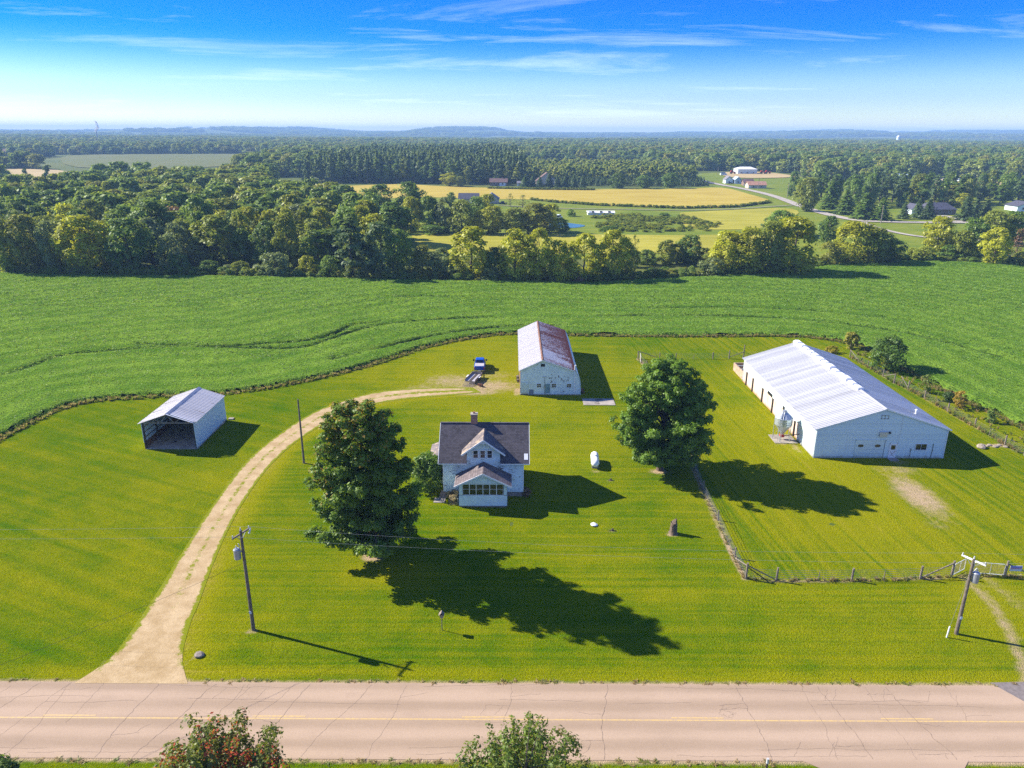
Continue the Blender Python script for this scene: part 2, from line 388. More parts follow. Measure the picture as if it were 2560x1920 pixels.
def smooth_line(pts, n=6):
    P = [np.array(p, float) for p in pts]; out = []
    for i in range(len(P)-1):
        p0 = P[max(i-1, 0)]; p1 = P[i]; p2 = P[i+1]; p3 = P[min(i+2, len(P)-1)]
        for k in range(n):
            t = k/n; out.append(tuple(0.5*((2*p1)+(-p0+p2)*t+(2*p0-5*p1+4*p2-p3)*t*t+(-p0+3*p1-3*p2+p3)*t**3)))
    out.append(tuple(P[-1])); return out
def terrain(x, y):
    x = np.asarray(x, float); y = np.asarray(y, float); d = np.hypot(x, y)
    h = 5.0*sstep(620, 1150, d)*(0.4+fbm(x/420, y/420, 3))
    h = h+sstep(1500, 3200, d)*(26*(fbm(x/1500+5, y/1100, 4)-0.42))
    ridge = sstep(4200, 6400, d)*(1-0.35*sstep(7800, 9500, d))
    h = h+ridge*(22+260*np.clip(fbm(x/950+9.4, y/5200+3, 3)-0.42, 0, 0.16)*(0.55+0.45*sstep(-4500, 0, x)))
    return h

# ------------------------------------------------------------------ ground materials
def m_lawn():
    t = NT('lawn'); p = t.pos(); x, y, z = t.xyz(p)
    big = t.noise(p, 0.045, 3, 0.6); mid = t.noise(p, 0.35, 4, 0.62); fine = t.noise(p, 5.5, 3, 0.75); clump = t.noise(p, 1.7, 4, 0.7)
    # mowing passes: along the road in front, up and down in the fenced paddock, slanting on the left
    def passes(along, across, w):
        a = t.noise(t.vec(t.math('MULTIPLY', along, 0.022), t.math('MULTIPLY', across, 1.0/w)), 1.0, 2, 0.6, 0.15); return t.math('SUBTRACT', a, 0.5)
    pad = t.math('MULTIPLY', t.ramp(x, 22.3, 22.8), t.ramp(y, 59.3, 59.9)); left = t.ramp(x, -28.0, -34.0); notpad = t.math('SUBTRACT', 1.0, pad); back = t.ramp(y, 96, 104)
    wob = t.math('MULTIPLY', big, 1.2)
    s1 = t.math('MULTIPLY', passes(x, t.math('ADD', y, wob), 0.60), 1.05)
    s2 = t.math('MULTIPLY', passes(y, t.math('ADD', x, t.math('ADD', wob, t.math('MULTIPLY', y, 0.10))), 0.75), 1.6)
    s3 = t.math('MULTIPLY', passes(t.math('SUBTRACT', x, y), t.math('ADD', t.math('MULTIPLY', x, 0.45), t.math('ADD', y, wob)), 1.6), 0.8)
    s = t.math('ADD', t.math('MULTIPLY', s2, pad), t.math('MULTIPLY', t.math('ADD', t.math('MULTIPLY', s1, t.math('SUBTRACT', 1.0, left)), t.math('MULTIPLY', s3, left)), notpad))
    f = t.math('ADD', t.math('ADD', t.math('MULTIPLY', big, 0.75), t.math('MULTIPLY', mid, 0.40)), t.math('ADD', t.math('MULTIPLY', s, 0.55), t.math('MULTIPLY', clump, 0.30)))
    f = t.math('ADD', f, t.math('MULTIPLY', t.attr('dry'), 0.42))
    c = t.mix(t.ramp(f, 0.42, 1.08), (0.052, 0.128, 0.0015), (0.225, 0.226, 0.0030))
    c = t.mix(t.ramp(f, 1.05, 1.45), c, (0.32, 0.26, 0.035))
    fk = t.math('ADD', 0.18, t.math('MULTIPLY', fine, 1.64))
    c = t.n('ShaderNodeVectorMath', {0: c, 'Scale': fk}, operation='SCALE').outputs[0]
    w = t.math('ADD', t.attr('wear'), t.math('MULTIPLY', t.math('SUBTRACT', t.noise(p, 1.1, 5, 0.7), 0.5), 0.9))
    dirt = t.mix(t.noise(p, 2.2, 4), (0.34, 0.24, 0.13), (0.50, 0.38, 0.24))
    c = t.mix(t.ramp(w, 0.34, 0.98), c, dirt)
    M['lawn'] = t.done(c, 0.95, 0, 0.0, bump=t.math('ADD', fine, t.noise(p, 14.0, 2)), bs=0.9, bd=0.12)
m_lawn()
def m_ground():
    t = NT('far_ground'); p = t.pos()
    n = t.noise(p, 0.006, 4); g = t.noise(p, 0.12, 4)
    c = t.mix(t.ramp(n, 0.35, 0.65), (0.045, 0.085, 0.012), (0.10, 0.125, 0.02)); c = t.mix(t.math('MULTIPLY', g, 0.5), c, (0.16, 0.15, 0.035))
    M['far_ground'] = t.done(c, 0.95, 0, 0.1)
m_ground()
def m_field(name, a, b, stretch, dirt=None):
    t = NT(name); p = t.pos()
    n = t.noise(t.scl(p, *stretch), 0.22, 4, 0.65); g = t.noise(p, 0.02, 3); k = t.noise(p, 2.0, 3)
    c = t.mix(t.ramp(t.math('ADD', t.math('MULTIPLY', n, 0.7), t.math('MULTIPLY', g, 0.3)), 0.36, 0.64), a, b)
    c = t.n('ShaderNodeVectorMath', {0: c, 'Scale': t.math('ADD', 0.75, t.math('MULTIPLY', k, 0.5))}, operation='SCALE').outputs[0]
    M[name] = t.done(c, 0.95, 0, 0.1, bump=k, bs=0.5, bd=0.2)
m_field('hay', (0.350, 0.255, 0.034), (0.460, 0.360, 0.065), (0.12, 1, 1))
m_field('stubble', (0.270, 0.255, 0.026), (0.380, 0.340, 0.042), (0.15, 1, 1))
m_field('meadow', (0.110, 0.165, 0.012), (0.200, 0.225, 0.020), (0.3, 1, 1))
m_field('pasture', (0.104, 0.128, 0.036), (0.152, 0.152, 0.044), (0.3, 1, 1))
m_field('tan_field', (0.384, 0.288, 0.128), (0.464, 0.352, 0.176), (0.3, 1, 1))
m_field('pale_road', (0.336, 0.296, 0.248), (0.432, 0.384, 0.328), (1, 1, 1))
m_field('grass_track', (0.192, 0.200, 0.080), (0.264, 0.256, 0.136), (1, 1, 1))
def m_asphalt():
    t = NT('asphalt'); p = t.pos(); x, y, z = t.xyz(p)
    g = t.noise(p, 30, 2, 0.8); b = t.noise(t.scl(p, 0.1, 1, 1), 0.7, 4, 0.6); l = t.noise(p, 0.15, 3)
    lane = t.math('MULTIPLY', t.math('SINE', t.math('MULTIPLY', t.math('SUBTRACT', y, 42.05), 6.2832/1.83)), 0.16)
    f = t.math('ADD', t.math('ADD', t.math('MULTIPLY', b, 0.6), t.math('MULTIPLY', l, 0.5)), lane)
    c = t.mix(t.ramp(f, 0.3, 0.8), (0.330, 0.240, 0.164), (0.425, 0.312, 0.218))
    st = t.ramp(t.noise(t.scl(p, 0.35, 0.8, 1), 0.55, 4, 0.65), 0.56, 0.70); c = t.mix(t.math('MULTIPLY', st, 0.12), c, (0.20, 0.145, 0.11))
    c = t.n('ShaderNodeVectorMath', {0: c, 'Scale': t.math('ADD', 0.50, t.math('MULTIPLY', g, 1.0))}, operation='SCALE').outputs[0]
    M['asphalt'] = t.done(c, 0.9, 0, 0.05, bump=g, bs=0.25, bd=0.02)
m_asphalt()
plain('asphalt_dark', (0.20, 0.17, 0.155), 0.9, 0, 0.2, 3); plain('crack', (0.23, 0.17, 0.125), 0.95, 0, 0.3, 3)
def m_yellow():
    t = NT('yellow_line'); p = t.pos(); n = t.noise(p, 4.0, 5, 0.7)
    M['yellow_line'] = t.done(t.mix(t.ramp(n, 0.42, 0.66), (0.56, 0.39, 0.15), (0.43, 0.31, 0.19)), 0.7)
m_yellow()
def m_gravel():
    t = NT('gravel'); p = t.pos()
    a = t.noise(p, 0.6, 4, 0.65); g = t.noise(p, 9.0, 3, 0.8); gr = t.attr('grass')
    c = t.mix(t.ramp(a, 0.3, 0.7), (0.36, 0.250, 0.120), (0.49, 0.365, 0.205))
    c = t.n('ShaderNodeVectorMath', {0: c, 'Scale': t.math('ADD', 0.62, t.math('MULTIPLY', g, 0.76))}, operation='SCALE').outputs[0]
    w = t.math('ADD', gr, t.math('MULTIPLY', t.math('SUBTRACT', t.noise(p, 1.1, 5, 0.8), 0.5), 2.4))
    c = t.mix(t.ramp(w, 0.50, 0.85), c, t.mix(g, (0.10, 0.15, 0.002), (0.26, 0.25, 0.004)))
    M['gravel'] = t.done(c, 0.95, 0, 0.1, bump=g, bs=0.6, bd=0.05)
m_gravel()
def m_bean():
    t = NT('bean_canopy'); p = t.pos()
    r = t.attr('row'); low = t.attr('low')
    a = t.noise(p, 0.10, 4, 0.6); g = t.noise(p, 3.2, 3, 0.75); k = t.noise(p, 0.9, 4, 0.7)
    row = t.math('MULTIPLY', t.math('SINE', t.math('MULTIPLY', r, 6.2832/0.95)), 0.05)
    band = t.math('MULTIPLY', t.math('SINE', t.math('ADD', t.math('MULTIPLY', r, 6.2832/5.6), t.math('MULTIPLY', a, 2.5))), 0.07)
    f = t.math('ADD', t.math('ADD', t.math('MULTIPLY', a, 0.55), t.math('MULTIPLY', k, 0.45)), t.math('ADD', row, band))
    c = t.mix(t.ramp(f, 0.30, 0.72), (0.072, 0.158, 0.013), (0.180, 0.288, 0.030))
    c = t.n('ShaderNodeVectorMath', {0: c, 'Scale': t.math('ADD', 0.5, t.math('MULTIPLY', g, 1.0))}, operation='SCALE').outputs[0]
    c = t.mix(t.ramp(low, 0.2, 0.7), c, (0.028, 0.055, 0.012))
    M['bean_canopy'] = t.done(c, 0.9, 0, 0.0, bump=t.math('ADD', g, k), bs=1.0, bd=0.35)
m_bean()

# ------------------------------------------------------------------ ground sheets
def polar_ground():
    rad = np.concatenate([[0.0], np.geomspace(6, 400, 40), np.geomspace(430, 10400, 115)])
    ang = np.concatenate([np.radians(np.linspace(30, 150, 181)), np.radians(np.linspace(152, 388, 80))])
    na = len(ang); v = []
    for r_ in rad:
        xx = r_*np.cos(ang); yy = r_*np.sin(ang); zz_ = terrain(xx, yy)-0.02-(2.0*sstep(9800, 10400, np.hypot(xx, yy)))
        v.append(np.stack([xx, yy, zz_], 1))
    v = np.concatenate(v); f = []
    for i in range(len(rad)-1):
        a = i*na+np.arange(na); b = i*na+(np.arange(na)+1) % na
        f.append(np.stack([a, a+na, b+na, b], 1))
    return mesh_np('ground', v, np.concatenate(f))
structure('ground', polar_ground(), 'far_ground')

EDGE = [(-90, 44), (-78, 70), (-71, 88), (-70.2, 92.4), (-69.6, 97.5), (-68.6, 103.6), (-65.5, 107.1), (-59.1, 108.9), (-46.6, 110.8), (-38.9, 114.7), (-32.4, 119.7), (-25.7, 126.4), (-18.5, 136.4),
        (-13.6, 141.4), (-6.4, 146.4), (0.8, 148.8), (12.9, 147.9), (28.2, 147.4), (43.6, 147.6), (55.0, 148.0), (63.0, 146.5), (68.5, 141.5), (70.5, 134.0), (70.6, 126.0), (71.2, 116.1), (72.5, 106.0), (73.5, 98.0), (75.0, 88.0), (80, 70), (92, 44)]
EDGE_S = smooth_line(EDGE, 5)
FARL = [(-240, 222), (-151, 214.4), (-132.8, 211.1), (-81.3, 210.2), (-47.5, 207.5), (-14.2, 205.0), (22.9, 203.5), (39.4, 208.8), (62.6, 214.5), (76.4, 219.4), (88.3, 225.2), (103.9, 234.9), (117.0, 240.6), (132.4, 243.8), (151.7, 239.7), (164.9, 233.8), (240, 215)]
DRL = smooth_line([(-33.4, 45.5), (-32.1, 48.5), (-32.2, 53.2), (-32.5, 57.9), (-33.0, 63.4), (-33.6, 70.8), (-34.0, 78.6), (-33.9, 86.5), (-32.6, 94.2), (-29.8, 103.1), (-25.4, 109.3), (-20.9, 112.7), (-13.5, 114.4), (-6.5, 114.6)], 24)
DRR = smooth_line([(-24.7, 45.5), (-26.4, 48.5), (-27.5, 52.6), (-28.0, 55.8), (-29.1, 61.8), (-30.0, 67.9), (-30.6, 75.1), (-30.6, 83.7), (-29.4, 91.8), (-26.3, 100.3), (-21.9, 106.2), (-16.6, 109.0), (-10.5, 110.6), (-5.0, 112.2)], 24)
TRAM = [smooth_line(l, 5) for l in ([(-95, 112), (-87.3, 118.2), (-85.5, 122.8), (-83.8, 129.9), (-77.8, 133.0), (-67.8, 136.2), (-54.4, 136.1), (-41.8, 136.0), (-37.6, 141.0), (-33.6, 148.2), (-27.8, 154.5), (-16.2, 159.2), (-4.9, 161.6)],
        [(-73.4, 138.4), (-56.6, 137.4), (-44.7, 139.9), (-39.8, 142.4), (-36.4, 148.1), (-34.7, 153.6), (-29.2, 156.9)],
        [(-33, 129), (-24, 138), (-14, 147), (-2, 153), (10, 154)], [(20, 163), (45, 164), (66, 160), (82, 150), (92, 132)], [(-28, 183), (-19, 183.5), (-12, 183)], [(30, 171), (60, 172), (85, 163)])]
WEST = [(22.28, 59.79), (22.22, 63.4), (22.5, 70.9), (22.6, 78.0), (23.2, 85.6), (23.8, 100), (24.3, 116.8), (24.2, 125.8), (23.6, 131.5)]
SOUTH = [(22.28, 59.79), (25.08, 59.5), (29.08, 59.55), (32.25, 59.6), (35.32, 59.7), (38.92, 59.95), (42.08, 60.3), (47.21, 60.34), (52, 59.9), (58, 59.6), (66, 60)]
EAST = [(64.0, 133.0), (64.5, 126.7), (64.8, 121.5), (64.9, 117.8), (65.6, 114.5), (66.05, 110.2), (66.5, 104.4), (66.9, 98.2), (67.1, 95.1), (67.2, 91.8), (67.6, 88.4), (68.2, 82), (68.4, 72), (67.5, 60)]

def lawn_mesh():
    xs = np.arange(-96, 98.1, 0.6); ys = np.arange(3, 152.1, 0.6); X, Y = np.meshgrid(xs, ys)
    wear = np.zeros(X.shape); dry = np.zeros(X.shape)
    def blob(cx, cy, rx, ry, a, arr=None, ang=0.0):
        ca, sa = math.cos(ang), math.sin(ang); u = ((X-cx)*ca+(Y-cy)*sa)/rx; w = (-(X-cx)*sa+(Y-cy)*ca)/ry
        arr = wear if arr is None else arr; np.maximum(arr, a*np.exp(-(u*u+w*w)*1.1), out=arr)
    blob(-7.0, 112.6, 6.5, 2.2, 1.0); blob(-4.5, 115.5, 9, 4.5, .84); blob(-10, 118, 8, 5.5, .72); blob(-3, 121, 6, 4.5, .55); blob(-14, 114.5, 7, 3, .6)
    blob(47.6, 77.0, 3.0, 7.5, .92); blob(48.8, 83.8, 5, 2.4, .62); blob(46.2, 70.5, 2.6, 3.5, .5); blob(50.0, 86.2, 2.5, .8, .7)
    blob(-13.8, 63.4, 1.5, 1.1, 1.2); blob(18.4, 83.0, 1.4, .9, 1.2); blob(-21.9, 51.8, .8, .4, 1.1); blob(16.9, 67.9, .8, .6, 1.2); blob(-26.5, 85, .6, .4, .9)
    blob(10.7, 68.6, 1.0, .5, .75); blob(12.0, 80.5, .8, .4, .8); blob(10.6, 83.0, 1.4, .7, .62); blob(66.0, 91.6, 2.4, .7, 1.1); blob(-6.5, 74.6, 1.0, .8, .9)
    blob(0.9, 113, .7, 3, 1.0); blob(38.2, 90.5, .8, 3, .7); blob(37.0, 91.8, 1.5, .5, .7); blob(-25.2, 48.5, .6, .4, .9); blob(39.3, 50.2, 1.5, .4, .45)
    np.maximum(wear, .72*np.exp(-(pdist(X, Y, [(43.2, 60.2), (43.4, 56), (42.4, 52), (40.8, 48), (39.8, 45.9)])/.85)**2), out=wear)
    np.maximum(wear, .55*np.exp(-(pdist(X, Y, [(45.2, 60.2), (46, 55), (45.5, 50), (44, 46)])/1.4)**2), out=wear)
    np.maximum(wear, 1.05*np.exp(-(pdist(X, Y, WEST)/.42)**2), out=wear); np.maximum(wear, .9*np.exp(-(pdist(X, Y, SOUTH)/.33)**2), out=wear)
    np.maximum(wear, .62*np.exp(-(pdist(X, Y, EAST)/.5)**2), out=wear); np.maximum(wear, 1.15*np.exp(-((Y-45.75)/.36)**2), out=wear); np.maximum(wear, 1.0*np.exp(-((Y-38.35)/.33)**2), out=wear)
    dr = np.minimum(pdist(X, Y, DRR), pdist(X, Y, DRL)); np.maximum(dry, .95*np.exp(-(pdist(X, Y, DRR)/1.6)**2), out=dry); np.maximum(wear, .42*np.exp(-(dr/.5)**2), out=wear)
    blob(-5, 121, 16, 14, 1.05, dry); blob(48, 76, 12, 16, .75, dry); blob(40, 95, 18, 36, .62, dry); blob(8, 92, 16, 12, .42, dry); blob(-17, 78, 3, 5, .6, dry, .5); blob(-12, 60.5, 5, 2, .7, dry)
    blob(-2, 103, 18, 9, .35, dry); blob(44, 55, 8, 6, .7, dry); blob(-50, 60, 14, 8, .3, dry); blob(16, 57, 5, 3, .3, dry); blob(-9, 140, 9, 9, .5, dry)
    np.maximum(dry, .5*np.exp(-((Y-46.6)/1.0)**2), out=dry); np.maximum(dry, .35*np.exp(-((Y-52.0+0.02*X)/0.9)**2)*(vnoise(X/9, Y/9)), out=dry)
    n, m = X.shape; idx = np.arange(n*m).reshape(n, m)
    f = np.stack([idx[:-1, :-1].ravel(), idx[:-1, 1:].ravel(), idx[1:, 1:].ravel(), idx[1:, :-1].ravel()], 1)
    Z = 0.02+0.10*(fbm(X/7, Y/7, 3)-0.45)*sstep(0.3, 2.0, np.minimum(np.abs(Y-45.7), np.abs(Y-38.4)))*((Y > 45.7) | (Y < 38.4))
    Z = 0.012+(Z-0.012)*np.where(inside(X, Y, DRL+DRR[::-1]), 0.0, sstep(0.3, 3.5, dr))
    Z = np.where((Y > 37.8) & (Y < 46.3), 0.0, Z)
    return mesh_np('lawn', np.stack([X.ravel(), Y.ravel(), Z.ravel()], 1), f, {'wear': ('POINT', wear.ravel()), 'dry': ('POINT', dry.ravel())})
structure('lawn', lawn_mesh(), 'lawn')

def band(name, la, lb, mat, z, n=9, attr=None, jitter=0.0):
    """a sheet between two polylines with the same number of points; the rims wander by 'jitter'"""
    a = np.array(la); b = np.array(lb); L = len(a); ts = np.linspace(0, 1, n); v = []; g = []
    for i in range(L):
        for j, t in enumerate(ts):
            p = a[i]*(1-t)+b[i]*t
            if j in (0, n-1): p = p+np.array([vnoise(np.array(p[0]*1.3), np.array(p[1]*1.3))-0.5, 0])*jitter
            v.append((p[0], p[1], z+float(terrain(p[0], p[1])))); e = min(t, 1-t)*2
            g.append(1.15*(1-sstep(0.0, 0.42, e))*(.25+.75*sstep(0, .14, i/L))+0.66*np.exp(-((t-0.5)/0.13)**2)*sstep(.05, .3, i/L)+0.42*sstep(.74, 1.0, i/L)+0.9*sstep(.965, 1.0, i/L))
    idx = np.arange(L*n).reshape(L, n); f = np.stack([idx[:-1, :-1].ravel(), idx[:-1, 1:].ravel(), idx[1:, 1:].ravel(), idx[1:, :-1].ravel()], 1)
    return structure(name, mesh_np(name, np.array(v), f, {'grass': ('POINT', np.array(g, float))} if attr else None), mat)
band('gravel_driveway', DRL, DRR, 'gravel', 0.034, 19, True, 0.0)

# the county road with its markings and cracks
road = structure('road', MB().box(-420, 420, 38.45, 45.68, -0.05, 0.022), 'asphalt')
OFF['road'] = Vector((0, 0, 0))
part('centre_line', MB().box(-420, 420, 41.97, 42.09, 0.0215, 0.026), 'yellow_line', road)
dash = MB().box(-1.9, 1.9, 42.20, 42.32, 0.0215, 0.026); dme = None
for k in range(-14, 15):
    x0 = -1.6+15.15*k
    if abs(x0) > 75: continue
    if dme is None: o = part('dash_line', dash, 'yellow_line', road); dme = o.data; o.location.x = x0
    else: share('dash_line', dme, road, (x0, 0, 0))
def crack_mesh():
    rng = random.Random(5); mb = MB()
    def walk(x, y, dx, dy, steps, wander, w):
        px, py = x, y
        for i in range(steps):
            qx = px+dx+rng.uniform(-wander, wander); qy = py+dy+rng.uniform(-wander, wander)*0.7
            if not (38.5 < qy < 45.65) : break
            d = Vector((qx-px, qy-py, 0)); nrm = Vector((-d.y, d.x, 0)).normalized()*w*rng.uniform(0.6, 1.3)
            mb.add([(px-nrm.x, py-nrm.y, .0265), (px+nrm.x, py+nrm.y, .0265), (qx+nrm.x, qy+nrm.y, .0265), (qx-nrm.x, qy-nrm.y, .0265)], [(0, 1, 2, 3)])
            if rng.random() < 0.04: walk(qx, qy, dy*rng.choice((-1, 1))+dx*.3, dx*.5, 8, wander, w*.7)
            px, py = qx, qy
    x = -62.0
    while x < 62:
        if rng.random() < 0.75: walk(x, 38.5, rng.uniform(-.05, .09)+(.04 if x < -8 else -.03), .24, 34, .10, .009 if rng.random() < .7 else .018)
        else: walk(x, rng.uniform(41, 42.5), .03, .24, 16, .10, .009)
        x += rng.uniform(2.0, 5.5) if not -10 < x < 8 else rng.uniform(7, 12)
    for y0 in (45.35, 44.0, 43.6, 39.4, 38.9):
        x = -60+rng.uniform(0, 5)
        while x < 60:
            n = rng.randint(15, 50); walk(x, y0, .30, 0.0, n, .07, .009); x += n*.3+rng.uniform(2, 18)
    return mb
cr = part('crack', crack_mesh(), 'crack', road); cr['kind'] = 'stuff'
structure('driveway_apron', MB().prism([(38.4, 43.9), (43.2, 43.3), (46, 46.3), (37.0, 46.0)], 'z', -0.02, 0.031), 'asphalt_dark')
structure('field_entrance', MB().prism([(19.5, 38.6), (20.6, 37.9), (22.5, 36.8), (24, 34), (29, 34), (29.6, 37.2), (31, 38.6)], 'z', -0.02, 0.029), 'asphalt')

# distant fields, roads and water
def sheet(name, poly, mat, z):
    P = smooth_line(poly+[poly[0]], 3)[:-1]; bm = bmesh.new(); f = bm.faces.new([bm.verts.new((p[0], p[1], 0)) for p in P])
    bmesh.ops.triangulate(bm, faces=[f]); bmesh.ops.subdivide_edges(bm, edges=bm.edges[:], cuts=2, use_grid_fill=True)
    for v in bm.verts: v.co.z = z+float(terrain(v.co.x, v.co.y))
    bm.normal_update()
    for g in bm.faces:
        if g.normal.z < 0: g.normal_flip()
    me = bpy.data.meshes.new(name); bm.to_mesh(me); bm.free()
    return structure(name, me, mat)
meadow_poly = [(-40, 252), (60, 246), (105, 250), (150, 262), (260, 290), (330, 420), (330, 640), (215, 800), (165, 690), (150, 600), (40, 575), (-160, 600), (-170, 500), (-90, 440), (-50, 330)]
sheet('meadow', meadow_poly, 'meadow', 0.10)
sheet('hayfield', [(-137, 586), (-93, 615), (-53, 591), (-18, 578), (42, 566), (127, 577), (163, 590), (165, 526), (160, 466), (128, 432), (94, 423), (69, 432), (51, 438), (25, 458), (11, 475), (-13, 478), (-58, 489), (-94, 475), (-125, 500)], 'hay', 0.22)
sheet('hayfield', [(89, 398), (150, 426), (153, 400), (116, 338), (94, 326), (78, 336)], 'stubble', 0.22)
sheet('hayfield', [(-42, 306), (-2, 309), (69, 307), (104, 309), (110, 288), (95, 264), (60, 258), (-2, 258), (-30, 262)], 'stubble', 0.22)
sheet('pasture', [(-620, 1047), (-690, 1241), (-478, 1310), (-330, 1180), (-330, 990), (-354, 830), (-476, 834)], 'pasture', 0.5)
sheet('tan_field', [(-560, 700), (-545, 790), (-470, 785), (-395, 690), (-380, 640), (-450, 630)], 'tan_field', 0.25)
sheet('gravel_yard', [(205, 740), (222, 800), (262, 810), (275, 740), (250, 715), (215, 712)], 'tan_field', 0.55)
sheet('gravel_yard', [(340, 640), (352, 690), (410, 690), (425, 640), (390, 610)], 'tan_field', 0.3)
def rib(name, line, w, mat, z):
    P = smooth_line(line, 6); a = []; b = []
    for i, p in enumerate(P):
        q = P[min(i+1, len(P)-1)]; o = P[max(i-1, 0)]; d = Vector((q[0]-o[0], q[1]-o[1])).normalized(); a.append((p[0]-d.y*w/2, p[1]+d.x*w/2)); b.append((p[0]+d.y*w/2, p[1]-d.x*w/2))
    return band(name, b, a, mat, z, 4)
rib('lane', [(165, 900), (167, 760), (169.2, 646.8), (175.8, 579.5), (176.6, 513.9), (168.8, 445), (164.9, 400), (167.6, 366), (178, 359), (191.8, 356.8), (216.2, 356.4), (243.1, 354.3), (330, 350)], 6.0, 'pale_road', 0.42)
rib('lane', [(168, 358), (165.4, 345.3), (163.8, 323.7), (167.5, 306.2), (178, 296), (200, 290)], 3.0, 'pale_road', 0.38)
rib('lane', [(212, 358), (219, 366), (222, 378), (222, 388)], 5.0, 'pale_road', 0.46)
rib('farm_track', [(-8, 436), (10, 424), (24.6, 418.4), (57.1, 414.6), (91.8, 411.0), (119.1, 417.3), (145, 432), (166, 444)], 4.0, 'grass_track', 0.32)
sheet('pond', [(13, 342.8), (22.9, 350.5), (29.0, 345.3), (33.0, 338.4), (27.6, 330.4), (18.4, 331.0)], 'water', 0.22)

# soybean field: a canopy sheet with rows that follow the field's edge
BEAN = EDGE_S+[(240, 40), (240, 215)]+FARL[::-1][1:]+[(-240, 40)]
def bean_mesh():
    st = 0.62; xs = np.arange(-200, 200, st); ys = np.arange(44, 247, st); X, Y = np.meshgrid(xs, ys)
    keep = np.abs(X) < (Y*0.74+26); ins = inside(X, Y, BEAN)
    de = pdist(X, Y, EDGE_S); df = pdist(X, Y, FARL); d = np.minimum(de, df)
    low = np.zeros(X.shape)
    for l in TRAM:
        dd = pdist(X, Y, l); low = np.maximum(low, np.exp(-(dd/0.8)**4)*(0.25+0.9*vnoise(X/7, Y/7)))
    d = d+(vnoise(X*0.9, Y*0.9)-0.5)*0.7
    H = 0.74*sstep(0.0, 0.8, d)*(1-0.85*low)+0.22*(fbm(X/1.6, Y/1.6, 3)-0.45)+0.25*(fbm(X/12, Y/12, 2)-0.4)
    H = np.where(d < 0.05, 0.0, np.maximum(H, 0.03))
    n, m = X.shape; idx = np.arange(n*m).reshape(n, m)
    ok = (ins & keep); q = ok[:-1, :-1] & ok[:-1, 1:] & ok[1:, 1:] & ok[1:, :-1]
    f = np.stack([idx[:-1, :-1][q], idx[:-1, 1:][q], idx[1:, 1:][q], idx[1:, :-1][q]], 1)
    used = np.unique(f); re = np.full(n*m, -1); re[used] = np.arange(len(used))
    v = np.stack([X.ravel(), Y.ravel(), H.ravel()+0.03], 1)[used]
    return mesh_np('bean_field', v, re[f], {'row': ('POINT', de.ravel()[used]), 'low': ('POINT', low.ravel()[used])}, smooth=True)
structure('bean_field', bean_mesh(), 'bean_canopy', 'green soybean crop with rows curving round the farmyard', 'stuff')

# ------------------------------------------------------------------ trees
def quads(c, nrm, size, rng, asp=1.5):
    """leaf rhombs at centres c with normals nrm"""
    n = len(c); r = rng.normal(size=(n, 3)); u = np.cross(nrm, r); u /= np.linalg.norm(u, axis=1, keepdims=True)+1e-9
    w = np.cross(nrm, u); s = size[:, None]
    v = np.stack([c-u*s*asp*.5, c-w*s*.42+u*s*.05, c+u*s*asp*.5, c+w*s*.42+u*s*.05], 1).reshape(-1, 3)
    return v, np.arange(4*n).reshape(n, 4)
def unit(a): return a/(np.linalg.norm(a, axis=1, keepdims=True)+1e-9)
def crown(rng, cen, rad, per, leaf, flat=1.0, up=0.45, tint=None, core=None):
    """leaves on the outer shells of clumps; cen (K,3), rad (K,), core: the crown's axis for outward bias"""
    K = len(cen); per = np.maximum(4, (per*(rad/rad.mean())**2).astype(int)); who = np.repeat(np.arange(K), per); n = len(who)
    d = unit(rng.normal(size=(n, 3))); out = cen-(core if core is not None else cen.mean(0)); out[:, 2] *= 0.6; out = unit(out)
    d = unit(d+out[who]*0.55+np.array([0, 0, 0.30]))
    rr = rad[who]*(0.40+0.85*rng.rand(n)); off = d*rr[:, None]; off[:, 2] *= flat
    c = cen[who]+off; nrm = unit(d*1.0+rng.normal(size=(n, 3))*0.42+np.array([0, 0, up]))
    sz = leaf*(0.6+0.8*rng.rand(n)); v, f = quads(c, nrm, sz, rng)
    base = rng.rand(K)
    val = np.clip(0.55*base[who]+0.45*rng.rand(n), 0, 1)
    at = {'v': ('FACE', val)}
    if tint is not None: at['t'] = ('FACE', np.clip(tint(c, rng), 0, 1))
    return v, f, at
def limb_mesh(rng, H, r0, cen, nl, z0=0.25, lean=(0, 0)):
    mb = MB(); pts = []
    zs = np.linspace(0, H*0.86, 7)
    for z in zs:
        t = z/H; pts.append(Vector((lean[0]*t*t+rng.normal()*0.015*H*t*(t < 1), lean[1]*t*t+rng.normal()*0.015*H*t, z)))
    rad = [r0*(1.25 if i == 0 else 1)*(1-0.88*(z/(H*0.9))) for i, z in enumerate(zs)]
    for i in range(6): mb.tube(pts[i], pts[i+1], rad[i], rad[i+1], 7, False)
    pick = rng.choice(len(cen), min(nl, len(cen)), False)
    for k in pick:
        e = Vector(cen[k]); zb = max(z0*H, min(e.z-0.35*math.hypot(e.x, e.y)-0.05*H, H*0.78)); i = min(5, int(zb/(H*0.86)*6)); t = zb/(H*0.86)*6-i
        b = pts[i].lerp(pts[i+1], max(0, min(1, t))); m = b.lerp(e, 0.55)+Vector((0, 0, 0.04*H)); r = max(0.012*H*0.35, rad[i]*0.42)
        mb.tube(b, m, r, r*0.6, 5, False); mb.tube(m, e, r*0.6, r*0.2, 5, False)
    return mb
def to_mesh(mb, name, mat):
    me = bpy.data.meshes.new(name); me.from_pydata([tuple(p) for p in mb.v], [], mb.f); me.update(); me.materials.append(M[mat]); me.polygons.foreach_set('use_smooth', np.ones(len(me.polygons), bool)); return me

